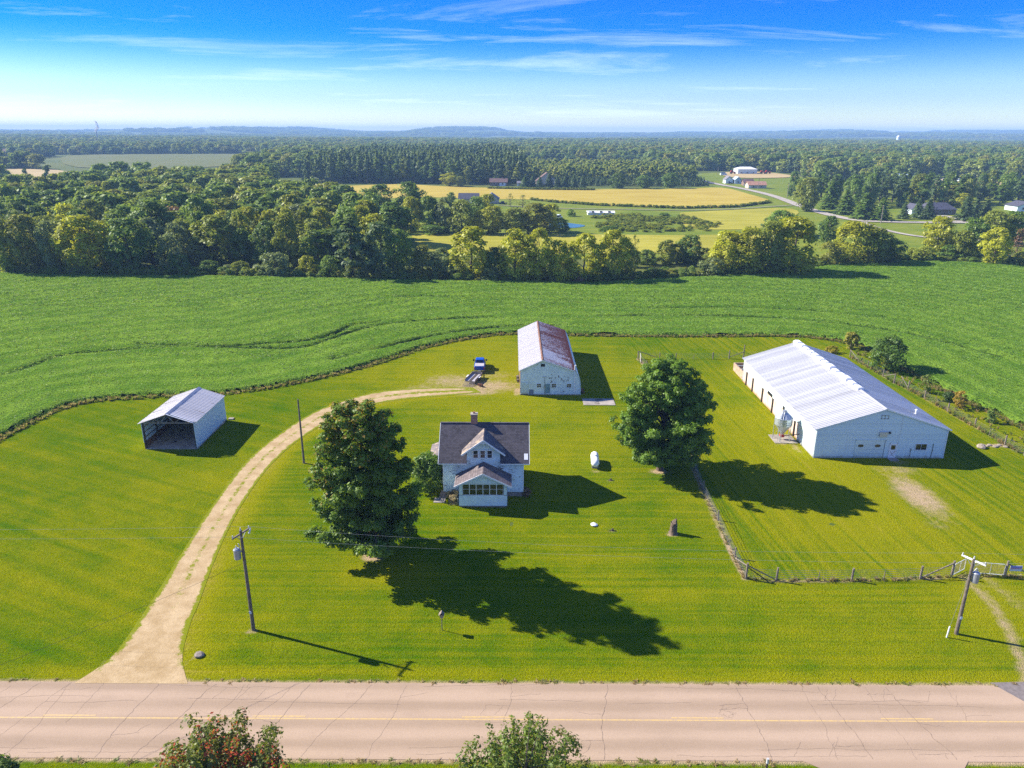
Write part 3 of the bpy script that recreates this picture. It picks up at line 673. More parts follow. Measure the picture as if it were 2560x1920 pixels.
def broadleaf(seed, H=10.0, Rm=4.0, K=70, per=48, leaf=0.5, z0=0.12, top=1.0, peak=0.42, mat='foliage', limbs=8, rc=(0.20, 0.34), r0=None, prof=None, lean=(0, 0), tint=None, name='crown', up=0.45):
    rng = np.random.RandomState(seed)
    t = rng.rand(K)**0.9; ph = rng.rand(K)*2*math.pi
    pf = prof or (lambda t: np.where(t < peak, np.sqrt(np.clip(1-((peak-t)/peak)**2*0.80, 0, 1)), np.sqrt(np.clip(1-((t-peak)/(1-peak)*0.97)**2, 0, 1))))
    lob = 1+0.16*np.sin(3*ph+seed)+0.10*np.sin(5*ph+2*seed)
    env = pf(t)*Rm*lob; q = np.sqrt(0.30+0.70*rng.rand(K)); rad = Rm*(rc[0]+(rc[1]-rc[0])*rng.rand(K))
    r = np.maximum(env-rad*0.75, 0)*q
    zc = z0*H+t*(H*top-z0*H); zc = np.minimum(zc, H-rad*0.8)
    tt = zc/H
    cen = np.stack([r*np.cos(ph)+lean[0]*tt**1.5, r*np.sin(ph)+lean[1]*tt**1.5, zc], 1); rad = np.minimum(rad, np.maximum(env*0.9, Rm*0.12))
    v, f, at = crown(rng, cen, rad, per, leaf, 0.82, up, tint, core=np.array([lean[0]*.3, lean[1]*.3, H*0.45]))
    me = mesh_np(name, v, f, at); me.materials.append(M[mat])
    tm = to_mesh(limb_mesh(rng, H, r0 or 0.026*H, cen, limbs, max(z0, 0.12), lean), 'trunk', 'bark')
    return me, tm
def spruce(seed, H=10.0, Rm=2.4, layers=17, mat='foliage', dense=1.0):
    rng = np.random.RandomState(seed); C = []; Nn = []; Sz = []
    for i in range(layers):
        t = (i+rng.rand()*0.5)/layers; z = H*(0.05+0.95*t); rr = Rm*(1-t)**0.85*(0.85+0.3*rng.rand())+0.05*Rm; nb = int((7+9*(1-t))*dense)
        for b in range(nb):
            a = 2*math.pi*(b+rng.rand())/nb; L = rr*(0.72+0.42*rng.rand())
            for s in np.linspace(0.25, 1.0, max(3, int(6*(L/Rm)+2))):
                C.append((L*s*math.cos(a)+rng.normal()*.04*Rm, L*s*math.sin(a)+rng.normal()*.04*Rm, z-0.28*L*s*s+rng.normal()*0.012*H)); Nn.append((math.cos(a)*0.7, math.sin(a)*0.7, 0.9)); Sz.append(0.11*Rm*(1.25-0.3*s)*2.1)
    C = np.array(C); Nn = unit(np.array(Nn)+rng.normal(size=C.shape)*0.35); v, f = quads(C, Nn, np.array(Sz)*(0.7+0.6*rng.rand(len(C))), rng, 1.7)
    me = mesh_np('crown', v, f, {'v': ('FACE', rng.rand(len(C))*0.8)}); me.materials.append(M[mat])
    return me, to_mesh(MB().tube((0, 0, 0), (0, 0, H*0.92), 0.018*H, 0.004*H, 6, False), 'trunk', 'bark')
def pine(seed, H=10.0, Rm=2.6, K=34, per=44, leaf=0.42, mat='foliage', z0=0.25):
    rng = np.random.RandomState(seed); t = rng.rand(K); ph = rng.rand(K)*6.283
    zc = H*(z0+(0.97-z0)*t); env = Rm*(1-t)**0.6*(0.65+0.5*rng.rand(K)); r = env*(0.35+0.55*rng.rand(K)); rad = Rm*(0.24+0.22*rng.rand(K))*(1-0.45*t)
    cen = np.stack([r*np.cos(ph), r*np.sin(ph), zc], 1); v, f, at = crown(rng, cen, rad, per, leaf, 0.45, 0.6, core=np.array([0, 0, H*0.5]))
    me = mesh_np('crown', v, f, at); me.materials.append(M[mat])
    return me, to_mesh(limb_mesh(rng, H, 0.02*H, cen, 10, 0.2), 'trunk', 'bark')
def deadtree(seed, H=10.0, Rm=4.0, mat='foliage'):
    rng = np.random.RandomState(seed); K = 46; t = rng.rand(K)*0.8+0.2; ph = rng.rand(K)*6.283; r = Rm*np.sqrt(rng.rand(K))*np.sin(np.pi*np.clip(t, 0.1, 0.95))
    cen = np.stack([r*np.cos(ph), r*np.sin(ph), H*t], 1); v, f, at = crown(rng, cen, np.full(K, Rm*0.2), 9, 0.42, 1, 0.2)
    me = mesh_np('crown', v, f, at); me.materials.append(M[mat]); return me, to_mesh(limb_mesh(rng, H, 0.022*H, cen, 46, 0.15), 'trunk', 'bark')

PROTO = {'b': [broadleaf(s, K=92, per=46, leaf=0.40, z0=z, peak=pk) for s, z, pk in ((11, .05, .40), (12, .08, .50), (13, .03, .36), (14, .10, .55), (15, .05, .45), (16, .02, .30))],
         't': [broadleaf(s, Rm=3.0, K=80, per=44, leaf=0.38, z0=0.10, peak=0.55) for s in (21, 22)],
         'u': [broadleaf(s, Rm=5.4, K=60, per=46, leaf=0.55, z0=0.0, peak=0.30, limbs=4) for s in (31, 32, 33)],
         's': [spruce(s) for s in (41, 42)], 'p': [pine(s) for s in (51, 52, 53)], 'd': [deadtree(s) for s in (61, 62)]}
RADW = {'b': 4.0, 't': 3.0, 'u': 5.4, 's': 2.4, 'p': 2.6, 'd': 4.0}
KN = {'b': 'broadleaf_tree', 't': 'slender_tree', 'u': 'shrub', 's': 'spruce_tree', 'p': 'pine_tree', 'd': 'bare_tree'}
KW = {'b': 'broadleaf tree', 't': 'slender broadleaf tree', 'u': 'shrub', 's': 'spruce', 'p': 'pine', 'd': 'half-bare twiggy tree'}
CW = dict(D='dark green', G='mid green', Y='yellow-green', O='olive green', P='pale grey-green', B='bluish green', A='rust-tinged', R='reddish brown')
ORD = ['', 'first', 'second', 'third', 'fourth', 'fifth', 'sixth', 'seventh', 'eighth', 'ninth', 'tenth', 'eleventh', 'twelfth', 'thirteenth', 'fourteenth', 'fifteenth', 'sixteenth', 'seventeenth', 'eighteenth', 'nineteenth', 'twentieth']
def ordw(i):
    if i < len(ORD): return ORD[i]
    t, u = divmod(i, 10); return {2: 'twenty', 3: 'thirty', 4: 'forty'}[t]+('-'+ORD[u] if u else 'th')
trng = random.Random(99)
def set_tree(root, crown_me, trunk_me, col, tint=None):
    c = bpy.data.objects.new('crown', crown_me); link(c, root); k = 0.85+0.3*trng.random(); c.color = (col[0]*k, col[1]*k, col[2]*k, 1)
    if tint: c['tint'] = tint
    s = bpy.data.objects.new('trunk', trunk_me); link(s, root); return c
def plant(x, y, h, w, kind, colc, label, group, col=None):
    pr = trng.choice(PROTO[kind]); root = bpy.data.objects.new(KN[kind], None); COL.objects.link(root); root.location = (x, y, float(terrain(x, y)))
    tag(root, label, 'shrub' if kind == 'u' else 'tree', group); root.rotation_euler = (0, 0, trng.uniform(0, 6.28)); s = w/(2*RADW[kind]); root.scale = (s, s, h/10.0)
    set_tree(root, pr[0], pr[1], col or FC[colc]); return root

TREES = [
(19.1,205.0,1.8,3.9,'u','R'),(13.1,207.1,10.9,8.0,'b','Y'),(-6.0,207.4,3.8,5.8,'u','P'),(7.4,207.7,14.0,8.5,'b','Y'),(20.3,208.0,12.6,9.8,'b','Y'),
(26.1,208.1,3.8,6.7,'u','D'),(0.7,208.7,13.9,8.9,'b','Y'),(-44.9,208.8,4.7,6.3,'u','P'),(-46.0,209.5,17.5,12.1,'p','B'),(28.5,209.8,13.4,9.4,'b','Y'),
(-5.2,210.5,8.6,6.7,'b','D'),(-12.0,211.3,13.9,12.2,'b','Y'),(-69.1,212.4,6.5,8.6,'u','P'),(-20.7,212.5,8.0,6.8,'b','P'),(-53.0,212.7,5.8,6.8,'u','D'),
(-26.2,212.9,8.8,7.3,'b','A'),(-60.2,213.3,5.7,4.6,'u','Y'),(-38.2,213.8,14.8,9.6,'b','B'),(33.2,214.3,10.0,6.4,'b','O'),(-98.6,216.1,5.5,6.9,'u','D'),
(59.5,216.1,5.1,7.4,'u','P'),(-89.9,216.3,3.7,6.0,'u','D'),(-34.0,216.4,12.6,7.9,'b','G'),(-113.6,216.5,15.3,13.4,'b','D'),(-84.7,216.5,2.5,4.2,'u','P'),
(-80.8,216.6,3.5,5.6,'u','O'),(-136.7,217.3,14.5,7.0,'b','P'),(-150.3,217.4,15.1,10.2,'b','O'),(-127.1,217.5,15.8,15.3,'b','Y'),(-143.9,217.6,16.0,10.2,'b','A'),
(70.2,218.1,13.4,9.8,'b','Y'),(77.0,219.1,15.2,9.4,'b','O'),(-103.3,219.9,10.4,6.6,'b','P'),(64.7,220.1,12.1,10.8,'b','Y'),(84.6,220.5,15.9,14.6,'b','Y'),
(38.2,230.2,9.7,3.9,'d','A'),(37.5,230.2,5.4,5.4,'u','D'),(-99.8,231.0,7.6,7.4,'b','P'),(-85.0,231.3,10.9,6.9,'b','D'),(61.5,233.6,5.4,7.0,'u','O'),
(-94.4,234.0,14.4,14.4,'b','O'),(43.2,234.6,4.7,6.5,'u','D'),(-70.1,236.1,5.0,8.0,'u','P'),(101.8,236.1,7.0,8.0,'u','A'),(49.7,236.2,7.5,6.0,'b','O'),
(155.8,237.5,11.4,9.1,'b','Y'),(165.1,237.7,4.3,6.0,'u','O'),(53.3,237.8,6.3,5.6,'b','O'),(57.5,237.9,8.8,8.1,'b','D'),(-106.6,238.2,12.9,7.1,'b','O'),
(-63.3,239.3,9.5,5.6,'u','O'),(110.7,239.3,13.0,13.2,'b','Y'),(118.7,239.5,11.0,9.1,'b','O'),(124.3,241.2,7.1,10.2,'u','D'),(166.0,242.2,10.1,7.2,'d','R'),
(136.9,244.6,4.6,9.3,'u','O'),(-119.9,247.3,17.6,14.2,'b','D'),(148.2,248.1,4.7,7.9,'u','D'),(151.4,248.1,9.3,8.4,'b','O'),(-88.2,248.2,15.9,7.4,'t','Y'),
(-75.1,248.5,7.5,6.8,'u','O'),(-82.4,251.7,14.6,6.4,'t','Y'),(-76.9,251.8,15.1,5.9,'t','Y'),(-70.3,252.0,15.7,5.9,'t','O'),(-65.4,253.8,14.7,6.4,'t','Y'),
(146.5,254.6,12.9,10.2,'b','Y'),(-108.9,257.9,18.1,10.9,'b','D'),(161.1,258.4,12.1,9.3,'b','D'),(120.8,283.8,10.2,7.2,'b','D'),(185.1,285.7,12.1,11.4,'b','O'),
(193.1,286.0,11.8,9.6,'b','D'),(110.2,305.8,10.0,10.9,'u','G'),(-33.1,305.9,3.8,10.3,'u','D'),(0.9,308.0,10.3,11.0,'b','O'),(-14.3,309.0,9.2,5.8,'b','Y'),
(-8.2,309.2,10.8,11.0,'b','Y'),(9.4,309.8,12.0,13.7,'b','A'),(117.2,310.9,7.7,9.8,'u','G'),(-21.3,311.2,13.0,11.1,'b','O'),(-28.7,313.5,13.8,7.9,'b','P'),
(15.5,315.0,11.3,9.9,'b','Y'),(-42.8,315.6,13.8,7.9,'b','Y'),(-35.5,315.9,14.2,8.6,'b','G'),(20.2,317.8,5.5,8.0,'u','D'),(41.7,318.5,2.3,8.7,'u','D'),
(110.3,320.8,5.9,4.7,'u','D'),(-47.9,328.9,3.7,5.5,'u','P'),(-16.4,332.8,12.5,9.8,'b','G'),(-56.7,359.1,4.0,6.0,'d','R'),(-64.3,362.1,15.5,14.4,'b','D'),
(-50.0,362.7,16.7,15.1,'b','D'),(-12.6,364.1,11.4,9.1,'b','Y'),(180.0,364.9,10.4,9.9,'s','D'),(220.8,365.1,10.9,9.1,'s','B'),(174.0,370.1,12.5,12.3,'s','D'),
(228.8,370.1,9.8,6.9,'s','B'),(234.3,370.3,9.5,6.9,'s','B'),(207.0,372.7,9.7,7.8,'s','B'),(195.4,373.7,7.4,6.2,'s','B'),(204.9,378.3,9.3,6.3,'s','B'),
(29.6,378.5,3.4,4.9,'u','G'),(77.7,383.4,1.4,5.6,'u','D'),(174.7,393.4,12.3,9.8,'s','D'),(160.3,408.9,16.8,12.7,'b','O'),(178.9,422.6,15.2,12.3,'s','D'),
(5.6,423.9,6.4,7.9,'d','A'),(-1.5,428.1,6.9,5.3,'d','A'),(257.6,430.6,8.2,9.8,'b','Y'),(226.8,438.6,6.2,6.4,'b','G'),(240.3,448.9,10.3,8.4,'b','Y'),
(261.8,449.9,11.3,19.5,'b','A'),(-37.0,450.9,5.9,5.1,'b','D'),(52.6,570.5,9.2,7.1,'s','B'),(46.3,573.3,10.1,7.1,'s','B'),(33.8,575.8,9.6,7.1,'s','B'),
(40.0,576.2,9.4,7.1,'s','B'),(20.6,578.4,8.0,7.1,'s','B'),(80.7,578.7,10.8,11.3,'b','D'),(27.7,578.8,10.1,8.9,'s','B'),(100.5,579.9,9.4,13.1,'b','D'),
(9.3,581.0,8.4,8.4,'s','D'),(15.3,581.4,9.0,7.2,'s','B'),(121.8,584.5,11.0,13.2,'b','D'),(-49.2,594.6,9.8,12.2,'b','Y'),(-41.6,600.4,7.1,7.4,'b','O')
]
def sector(x, y):
    if y < 275: return 'hedgerow behind the bean field'
    if x < 60 and y < 455: return 'clump beyond the near hayfield'
    if x > 100 and y < 580: return 'grounds along the far lane'
    return 'far edge of the golden hayfield'
groups = {}
for r_ in TREES: groups.setdefault((sector(r_[0], r_[1]), r_[4], r_[5]), []).append(r_)
for (sec, kd, cc), lst in groups.items():
    lst.sort(key=lambda r_: r_[0]/r_[1])
    for i, r_ in enumerate(lst):
        lb = f'{CW[cc]} {KW[kd]} in the {sec}' if len(lst) == 1 else f'{CW[cc]} {KW[kd]} in the {sec}, {ordw(i+1)} such from left'
        plant(r_[0], r_[1], r_[2]*1.04, r_[3]*1.12, kd, cc, lb, f'{KW[kd]}s in the {sec}')

# the left wood, row by row
WOOD = [(-310, 410), (-168, 219), (-45, 217), (-38, 262), (-50, 300), (-72, 330), (-95, 390), (-142, 450), (-182, 560), (-195, 640), (-235, 600), (-262, 505), (-330, 440)]
taken = [(r_[0], r_[1], r_[3]) for r_ in TREES]
row_no = 0
for y0 in (229, 239, 250, 262, 275):
    row_no += 1; cand = []
    x = -y0*0.71-4
    while x < -40:
        xx = x+trng.uniform(-2, 2); yy = y0+trng.uniform(-3.2, 3.2)
        if bool(inside(np.array([xx]), np.array([yy]), WOOD)[0]) and all(math.hypot(xx-a, yy-b) > 4.5 for a, b, w in taken if w > 6): cand.append((xx, yy))
        x += trng.uniform(6.0, 9.0)
    for i, (xx, yy) in enumerate(cand):
        cc = trng.choice('DDGOOPYODG' if xx < -60 else 'DDGOPYYD'); cc = 'R' if (row_no == 5 and i == len(cand)//2) else cc
        kd = trng.choice('bbbbtp') if cc in 'DGO' else 'b'; plant(xx, yy, trng.uniform(10.0, 16.5), trng.uniform(7.0, 12.5), kd, cc, f'{CW[cc]} {KW[kd]} in the left wood, {ordw(row_no)} row, {ordw(i+1)} from left', 'broadleaf trees in the left wood')

# the dark pine grove to the right of the far lane and the wood behind the right-hand house
row_no = 0
for y0, xa, xb in ((438, 196, 260), (452, 192, 330), (470, 190, 345), (490, 190, 350), (512, 188, 300)):
    row_no += 1; i = 0; x = xa
    while x < xb:
        i += 1; xx = x+trng.uniform(-1.5, 1.5); kd = trng.choice('pppb' if x < 262 else 'pbb'); cc = trng.choice('DBD') if kd == 'p' else trng.choice('DGOD')
        plant(xx, y0+trng.uniform(-4, 4), trng.uniform(14, 19), trng.uniform(8, 11), kd, cc, f'{CW[cc]} {KW[kd]} in grove right of lane, {ordw(row_no)} row, {ordw(i)} from left', 'trees in the grove right of the lane')
        x += trng.uniform(8.5, 12)

# front row of the pine belt beyond the golden hayfield
x = -150; i = 0
while x < 8:
    i += 1; cc = trng.choice('DBDDO'); kd = 'p' if trng.random() < 0.7 else 'b'
    plant(x, 622+trng.uniform(-5, 8), trng.uniform(15, 22) if kd == 'p' else trng.uniform(10, 14), trng.uniform(8, 11), kd, cc, f'{CW[cc]} {KW[kd]} fronting the belt beyond the hayfield, {ordw(i)} from left', 'front row of the tree belt beyond the hayfield')
    x += trng.uniform(6.0, 9.0)

# ------------------------------------------------------------------ scattered stuff (geometry nodes instances of hidden prototypes)
HID = bpy.data.collections.new('prototypes')
def hidden(name, me):
    o = bpy.data.objects.new(name, me); return o
def scatter(name, pts, scl, idx, protos, kind='stuff', label=None, rot=None):
    coll = bpy.data.collections.new(name+'_sources')
    for k, me in enumerate(protos): coll.objects.link(bpy.data.objects.new(f'{name}_source_{k:02d}', me))
    n = len(pts); me = bpy.data.meshes.new(name); me.vertices.add(n); me.vertices.foreach_set('co', np.asarray(pts, np.float32).ravel())
    a = me.attributes.new('scl', 'FLOAT_VECTOR', 'POINT'); a.data.foreach_set('vector', np.asarray(scl, np.float32).ravel())
    rz = np.zeros((n, 3), np.float32); rz[:, 2] = rs.rand(n)*6.283 if rot is None else rot
    a = me.attributes.new('rot', 'FLOAT_VECTOR', 'POINT'); a.data.foreach_set('vector', rz.ravel())
    a = me.attributes.new('idx', 'INT', 'POINT'); a.data.foreach_set('value', np.asarray(idx, np.int32))
    o = bpy.data.objects.new(name, me); link(o); o['kind'] = kind
    if label: o['label'] = label
    g = bpy.data.node_groups.new(name+'_nodes', 'GeometryNodeTree'); g.interface.new_socket('Geometry', in_out='INPUT', socket_type='NodeSocketGeometry'); g.interface.new_socket('Geometry', in_out='OUTPUT', socket_type='NodeSocketGeometry')
    gi = g.nodes.new('NodeGroupInput'); go = g.nodes.new('NodeGroupOutput'); ci = g.nodes.new('GeometryNodeCollectionInfo'); ci.inputs['Collection'].default_value = coll; ci.inputs['Separate Children'].default_value = True; ci.inputs['Reset Children'].default_value = True
    ip = g.nodes.new('GeometryNodeInstanceOnPoints'); ip.inputs['Pick Instance'].default_value = True
    def na(nm, ty):
        x = g.nodes.new('GeometryNodeInputNamedAttribute'); x.data_type = ty; x.inputs['Name'].default_value = nm; return x.outputs['Attribute']
    L = g.links.new; L(gi.outputs[0], ip.inputs['Points']); L(ci.outputs[0], ip.inputs['Instance']); L(na('idx', 'INT'), ip.inputs['Instance Index'])
    e2r = g.nodes.new('FunctionNodeEulerToRotation'); L(na('rot', 'FLOAT_VECTOR'), e2r.inputs[0]); L(e2r.outputs[0], ip.inputs['Rotation']); L(na('scl', 'FLOAT_VECTOR'), ip.inputs['Scale']); L(ip.outputs[0], go.inputs[0])
    md = o.modifiers.new('instances', 'NODES'); md.node_group = g
    return o
def merged(pair):       # crown and trunk of a prototype as one mesh for the far masses
    return pair[0]
FM = [broadleaf(s, K=64, per=26, leaf=0.68, z0=0.02, peak=pk, mat='forest_mixed', limbs=2)[0] for s, pk in ((71, .4), (72, .5), (73, .35), (74, .45))]
FPINE = [pine(s, K=24, per=24, leaf=0.75, mat='forest_pine', z0=0.10)[0] for s in (81, 82, 83)]
FPOP = [broadleaf(s, Rm=2.4, K=34, per=26, leaf=0.7, z0=0.03, peak=.5, mat='forest_poplar', limbs=2)[0] for s in (91, 92)]
def jgrid(x0, x1, y0, y1, s):
    xs = np.arange(x0, x1, s); ys = np.arange(y0, y1, s); X, Y = np.meshgrid(xs, ys); X = X+rs.uniform(-.45, .45, X.shape)*s; Y = Y+rs.uniform(-.45, .45, Y.shape)*s; return X.ravel(), Y.ravel()
def forest(name, X, Y, hmin, hmax, wmin, wmax, protos, rad, label):
    n = len(X); h = rs.uniform(hmin, hmax, n); w = rs.uniform(wmin, wmax, n)/(2*rad)
    scatter(name, np.stack([X, Y, terrain(X, Y)-0.3], 1), np.stack([w, w, h/10], 1), rs.randint(0, len(protos), n), protos, 'stuff', label)
infr = lambda X, Y: np.abs(X) < Y*0.74+30
# rest of the left wood
X, Y = jgrid(-380, -30, 284, 640, 10.5); k = inside(X, Y, WOOD) & infr(X, Y); forest('woodland', X[k], Y[k], 10, 18, 10, 18, FM, 4.0, 'rest of the left wood running back towards the hills')
# pine belt
X, Y = jgrid(-170, 20, 632, 980, 7.0); k = infr(X, Y) & (X < 12-(Y-632)*0.02); forest('pine_belt', X[k], Y[k], 17, 26, 7.5, 10.5, FPINE, 2.6, 'dark pine belt beyond the golden hayfield')
# young plantation right of it, small conifers in front
X, Y = jgrid(14, 158, 640, 820, 5.2); forest('plantation', X, Y, 9, 15, 5.0, 7.5, FPOP, 2.4, 'light green plantation of young trees right of the pines')
X, Y = jgrid(40, 155, 606, 638, 4.4); forest('young_conifers', X, Y, 4, 7.5, 3.0, 4.2, FPINE, 2.6, 'low rows of young conifers in front of the plantation')
# the wide forest to the hills
def clear(X, Y):
    c = np.ones(X.shape, bool)
    for poly in ([(-615, 1000), (-690, 1250), (-478, 1340), (-320, 1200), (-310, 990), (-290, 810), (-240, 640), (-210, 560), (-380, 560), (-500, 800)], [(-720, 640), (-700, 800), (-470, 800), (-385, 690), (-365, 640), (-450, 600)], [(150, 560), (160, 800), (205, 830), (285, 815), (282, 690), (205, 560)], [(330, 630), (340, 715), (420, 715), (440, 630)], WOOD, [(-205, 540), (-175, 985), (162, 985), (162, 560)], [(-160, 420), (-160, 640), (420, 640), (420, 240), (-60, 250)]):
        c &= ~inside(X, Y, poly)
    return c
X, Y = jgrid(-1300, 1300, 560, 1750, 13); thin = fbm(X/160+3, Y/160, 3); k = infr(X, Y) & clear(X, Y) & ((X > 60) | (Y > 1250) | (thin > 0.52) | ((X > -340) & (Y > 700)))
forest('mixed_forest', X[k], Y[k], 10, 19, 12, 21, FM+FPINE[:1], 4.0, 'wide mixed forest stretching to the hills')
X, Y = jgrid(-2800, 2900, 1750, 3800, 24); k = infr(X, Y) & (fbm(X/420, Y/300+7, 3) > 0.33); forest('hill_forest', X[k], Y[k], 12, 20, 24, 34, FM, 4.0, 'hazy forest on the distant hills')
X, Y = jgrid(-7000, 7000, 3800, 9200, 62); k = infr(X, Y) & (fbm(X/900, Y/700+2, 3) > 0.36); forest('ridge_forest', X[k], Y[k], 14, 22, 60, 90, FM, 4.0, 'blue forested ridges along the horizon')
# shrubby marsh and field margins
MARSH = [(40, 378), (62, 388), (88, 381), (96, 345), (84, 322), (60, 316), (37, 322)]
X, Y = jgrid(35, 98, 312, 395, 2.6); k = inside(X, Y, MARSH) & (fbm(X/9, Y/9, 3) > .36); n = k.sum(); scatter('marsh_scrub', np.stack([X[k], Y[k], np.zeros(n)], 1), np.stack([rs.uniform(.3, .75, n)]*2+[rs.uniform(.06, .17, n)], 1), rs.randint(0, 2, n), FPOP, 'stuff', 'rough scrub and sedge round the pond')
def along(line, w, dens, off=0.0):
    P = np.array(line); seg = np.hypot(*(P[1:]-P[:-1]).T); cum = np.concatenate([[0], np.cumsum(seg)]); n = int(cum[-1]*w*dens); s = rs.rand(n)*cum[-1]; i = np.clip(np.searchsorted(cum, s)-1, 0, len(seg)-1); t = (s-cum[i])/seg[i]
    d = (P[i+1]-P[i])/seg[i][:, None]; p = P[i]+d*(s-cum[i])[:, None]; o = (rs.rand(n)-0.5)*w+off; return p[:, 0]-d[:, 1]*o, p[:, 1]+d[:, 0]*o
for ln, w, nm in (([(11, 474), (25, 457), (51, 437), (69, 431), (94, 422), (128, 431), (158, 462)], 3.0, 'hayfield_margin'), ([(-18, 571), (20, 562), (60, 560)], 6.0, 'garden_margin')):
    X, Y = along(ln, w, 0.8); n = len(X); scatter(nm, np.stack([X, Y, X*0], 1), np.stack([rs.uniform(.3, .5, n)]*2+[rs.uniform(.10, .18, n)], 1), rs.randint(0, 2, n), FPOP, 'stuff', 'weedy margin along the golden hayfield')
X, Y = along(FARL[1:-1], 7.0, 0.30, 4.0); n = len(X); scatter('hedge_bottom', np.stack([X, Y, X*0], 1), np.stack([rs.uniform(.22, .42, n)]*2+[rs.uniform(.10, .26, n)], 1), rs.randint(0, 4, n), FM, 'stuff', 'undergrowth along the foot of the hedgerow')

# bean leaves, dry grass, weeds
def tuft(seed, nb, H, spread, mat, wid=0.03):
    rng = np.random.RandomState(seed); v = []; f = []
    for i in range(nb):
        a = rng.rand()*6.283; b = rng.rand()*6.283; r = spread*rng.rand()*.6; h = H*(.6+.5*rng.rand()); bx, by = r*math.cos(a), r*math.sin(a); L = spread*(.3+.9*rng.rand()); c, s = math.cos(b), math.sin(b); o = len(v)
        v += [(bx-s*wid, by+c*wid, 0), (bx+s*wid, by-c*wid, 0), (bx+c*L*.5+s*wid*.7, by+s*L*.5-c*wid*.7, h*.75), (bx+c*L, by+s*L, h)]; f.append((o, o+1, o+2, o+3))
    me = mesh_np('tuft', np.array(v), np.array(f), {'v': ('FACE', rng.rand(nb))}); me.materials.append(M[mat]); return me
def bean_clump(seed):
    rng = np.random.RandomState(seed); n = 15; c = np.stack([rng.normal(size=n)*.22, rng.normal(size=n)*.22, .10+.28*rng.rand(n)], 1); nr = unit(rng.normal(size=(n, 3))*.55+np.array([-.25, .1, 1.0]))
    v, f = quads(c, nr, .17*(.7+.6*rng.rand(n)), rng, 1.3); me = mesh_np('bean', v, f, {'v': ('FACE', rng.rand(n))}); me.materials.append(M['bean_leaf']); return me
BC = [bean_clump(s) for s in (1, 2, 3)]
def beans():
    out = []
    for y0, y1, s in ((44, 130, .44), (130, 170, .54), (170, 247, .72)):
        X, Y = jgrid(-190, 190, y0, y1, s); k = (np.abs(X) < Y*.74+12) & inside(X, Y, BEAN); X, Y = X[k], Y[k]; d = np.minimum(pdist(X, Y, EDGE_S), pdist(X, Y, FARL)); low = np.zeros(X.shape)
        for l in TRAM: low = np.maximum(low, np.exp(-(pdist(X, Y, l)/.8)**4)*(.35+.9*vnoise(X/7, Y/7)))
        bandv = np.sin(d*6.2832/5.6+2.5*fbm(X/10, Y/10, 2)); k = (d > .15) & (rs.rand(len(X)) > low*1.1) & (rs.rand(len(X)) > .35*(bandv < -.35)); X, Y, d = X[k], Y[k], d[k]; z = .52*sstep(0, .8, d)+.22*(fbm(X/1.6, Y/1.6, 3)-.45)+.25*(fbm(X/12, Y/12, 2)-.4); out.append((X, Y, np.maximum(z, 0), np.full(len(X), s)))
    X, Y, z, s = (np.concatenate([o[i] for o in out]) for i in range(4)); n = len(X); q = (s/.5)**.6*rs.uniform(.65, 1.1, n); scatter('bean_leaves', np.stack([X, Y, z], 1), np.stack([q, q, q], 1), rs.randint(0, 3, n), BC, 'stuff', 'leafy tops of the soybean crop')
beans()
DG = [tuft(s, 16, .55, .25, 'dry_grass', .022) for s in (1, 2, 3)]; GW = [tuft(s, 14, .42, .25, 'green_weed', .04) for s in (4, 5)]
def grass(name, X, Y, h0, h1, protos, label):
    n = len(X); q = rs.uniform(.8, 1.4, n); scatter(name, np.stack([X, Y, X*0+.02], 1), np.stack([q, q, rs.uniform(h0, h1, n)], 1), rs.randint(0, len(protos), n), protos, 'stuff', label)
X, Y = along(EDGE_S, 1.1, 9, -.15); grass('field_verge', X, Y, .5, 1.15, DG+GW, 'dry grass verge between the lawn and the bean field')
X, Y = along(WEST, .40, 10); grass('fence_strip', X, Y, .15, .45, DG, 'dry grass under the paddock fence')
X, Y = along(SOUTH, .4, 10); grass('fence_strip', X, Y, .25, .6, DG, 'dry grass under the front fence')
X, Y = along(EAST, .5, 8); X2, Y2 = along([(68.5, 140), (68.2, 125), (68.5, 112), (70, 104), (70.8, 96), (71.5, 88)], 4.5, 0.8); grass('fence_strip', np.concatenate([X, X2]), np.concatenate([Y, Y2]), .5, 1.5, DG+GW, 'rank weeds along the east fence')
X, Y = along([(-60, 45.85), (60, 45.85)], .35, 4); X2, Y2 = along([(-60, 38.25), (18, 38.25)], .4, 5); k = ~((X > -34) & (X < -24)); grass('road_verge', np.concatenate([X[k], X2]), np.concatenate([Y[k], Y2]), .06, .16, DG, 'longer grass along the road edges')
LB = [tuft(s, 10, .085, .10, 'lawn_blade', .012) for s in (11, 12, 13)]


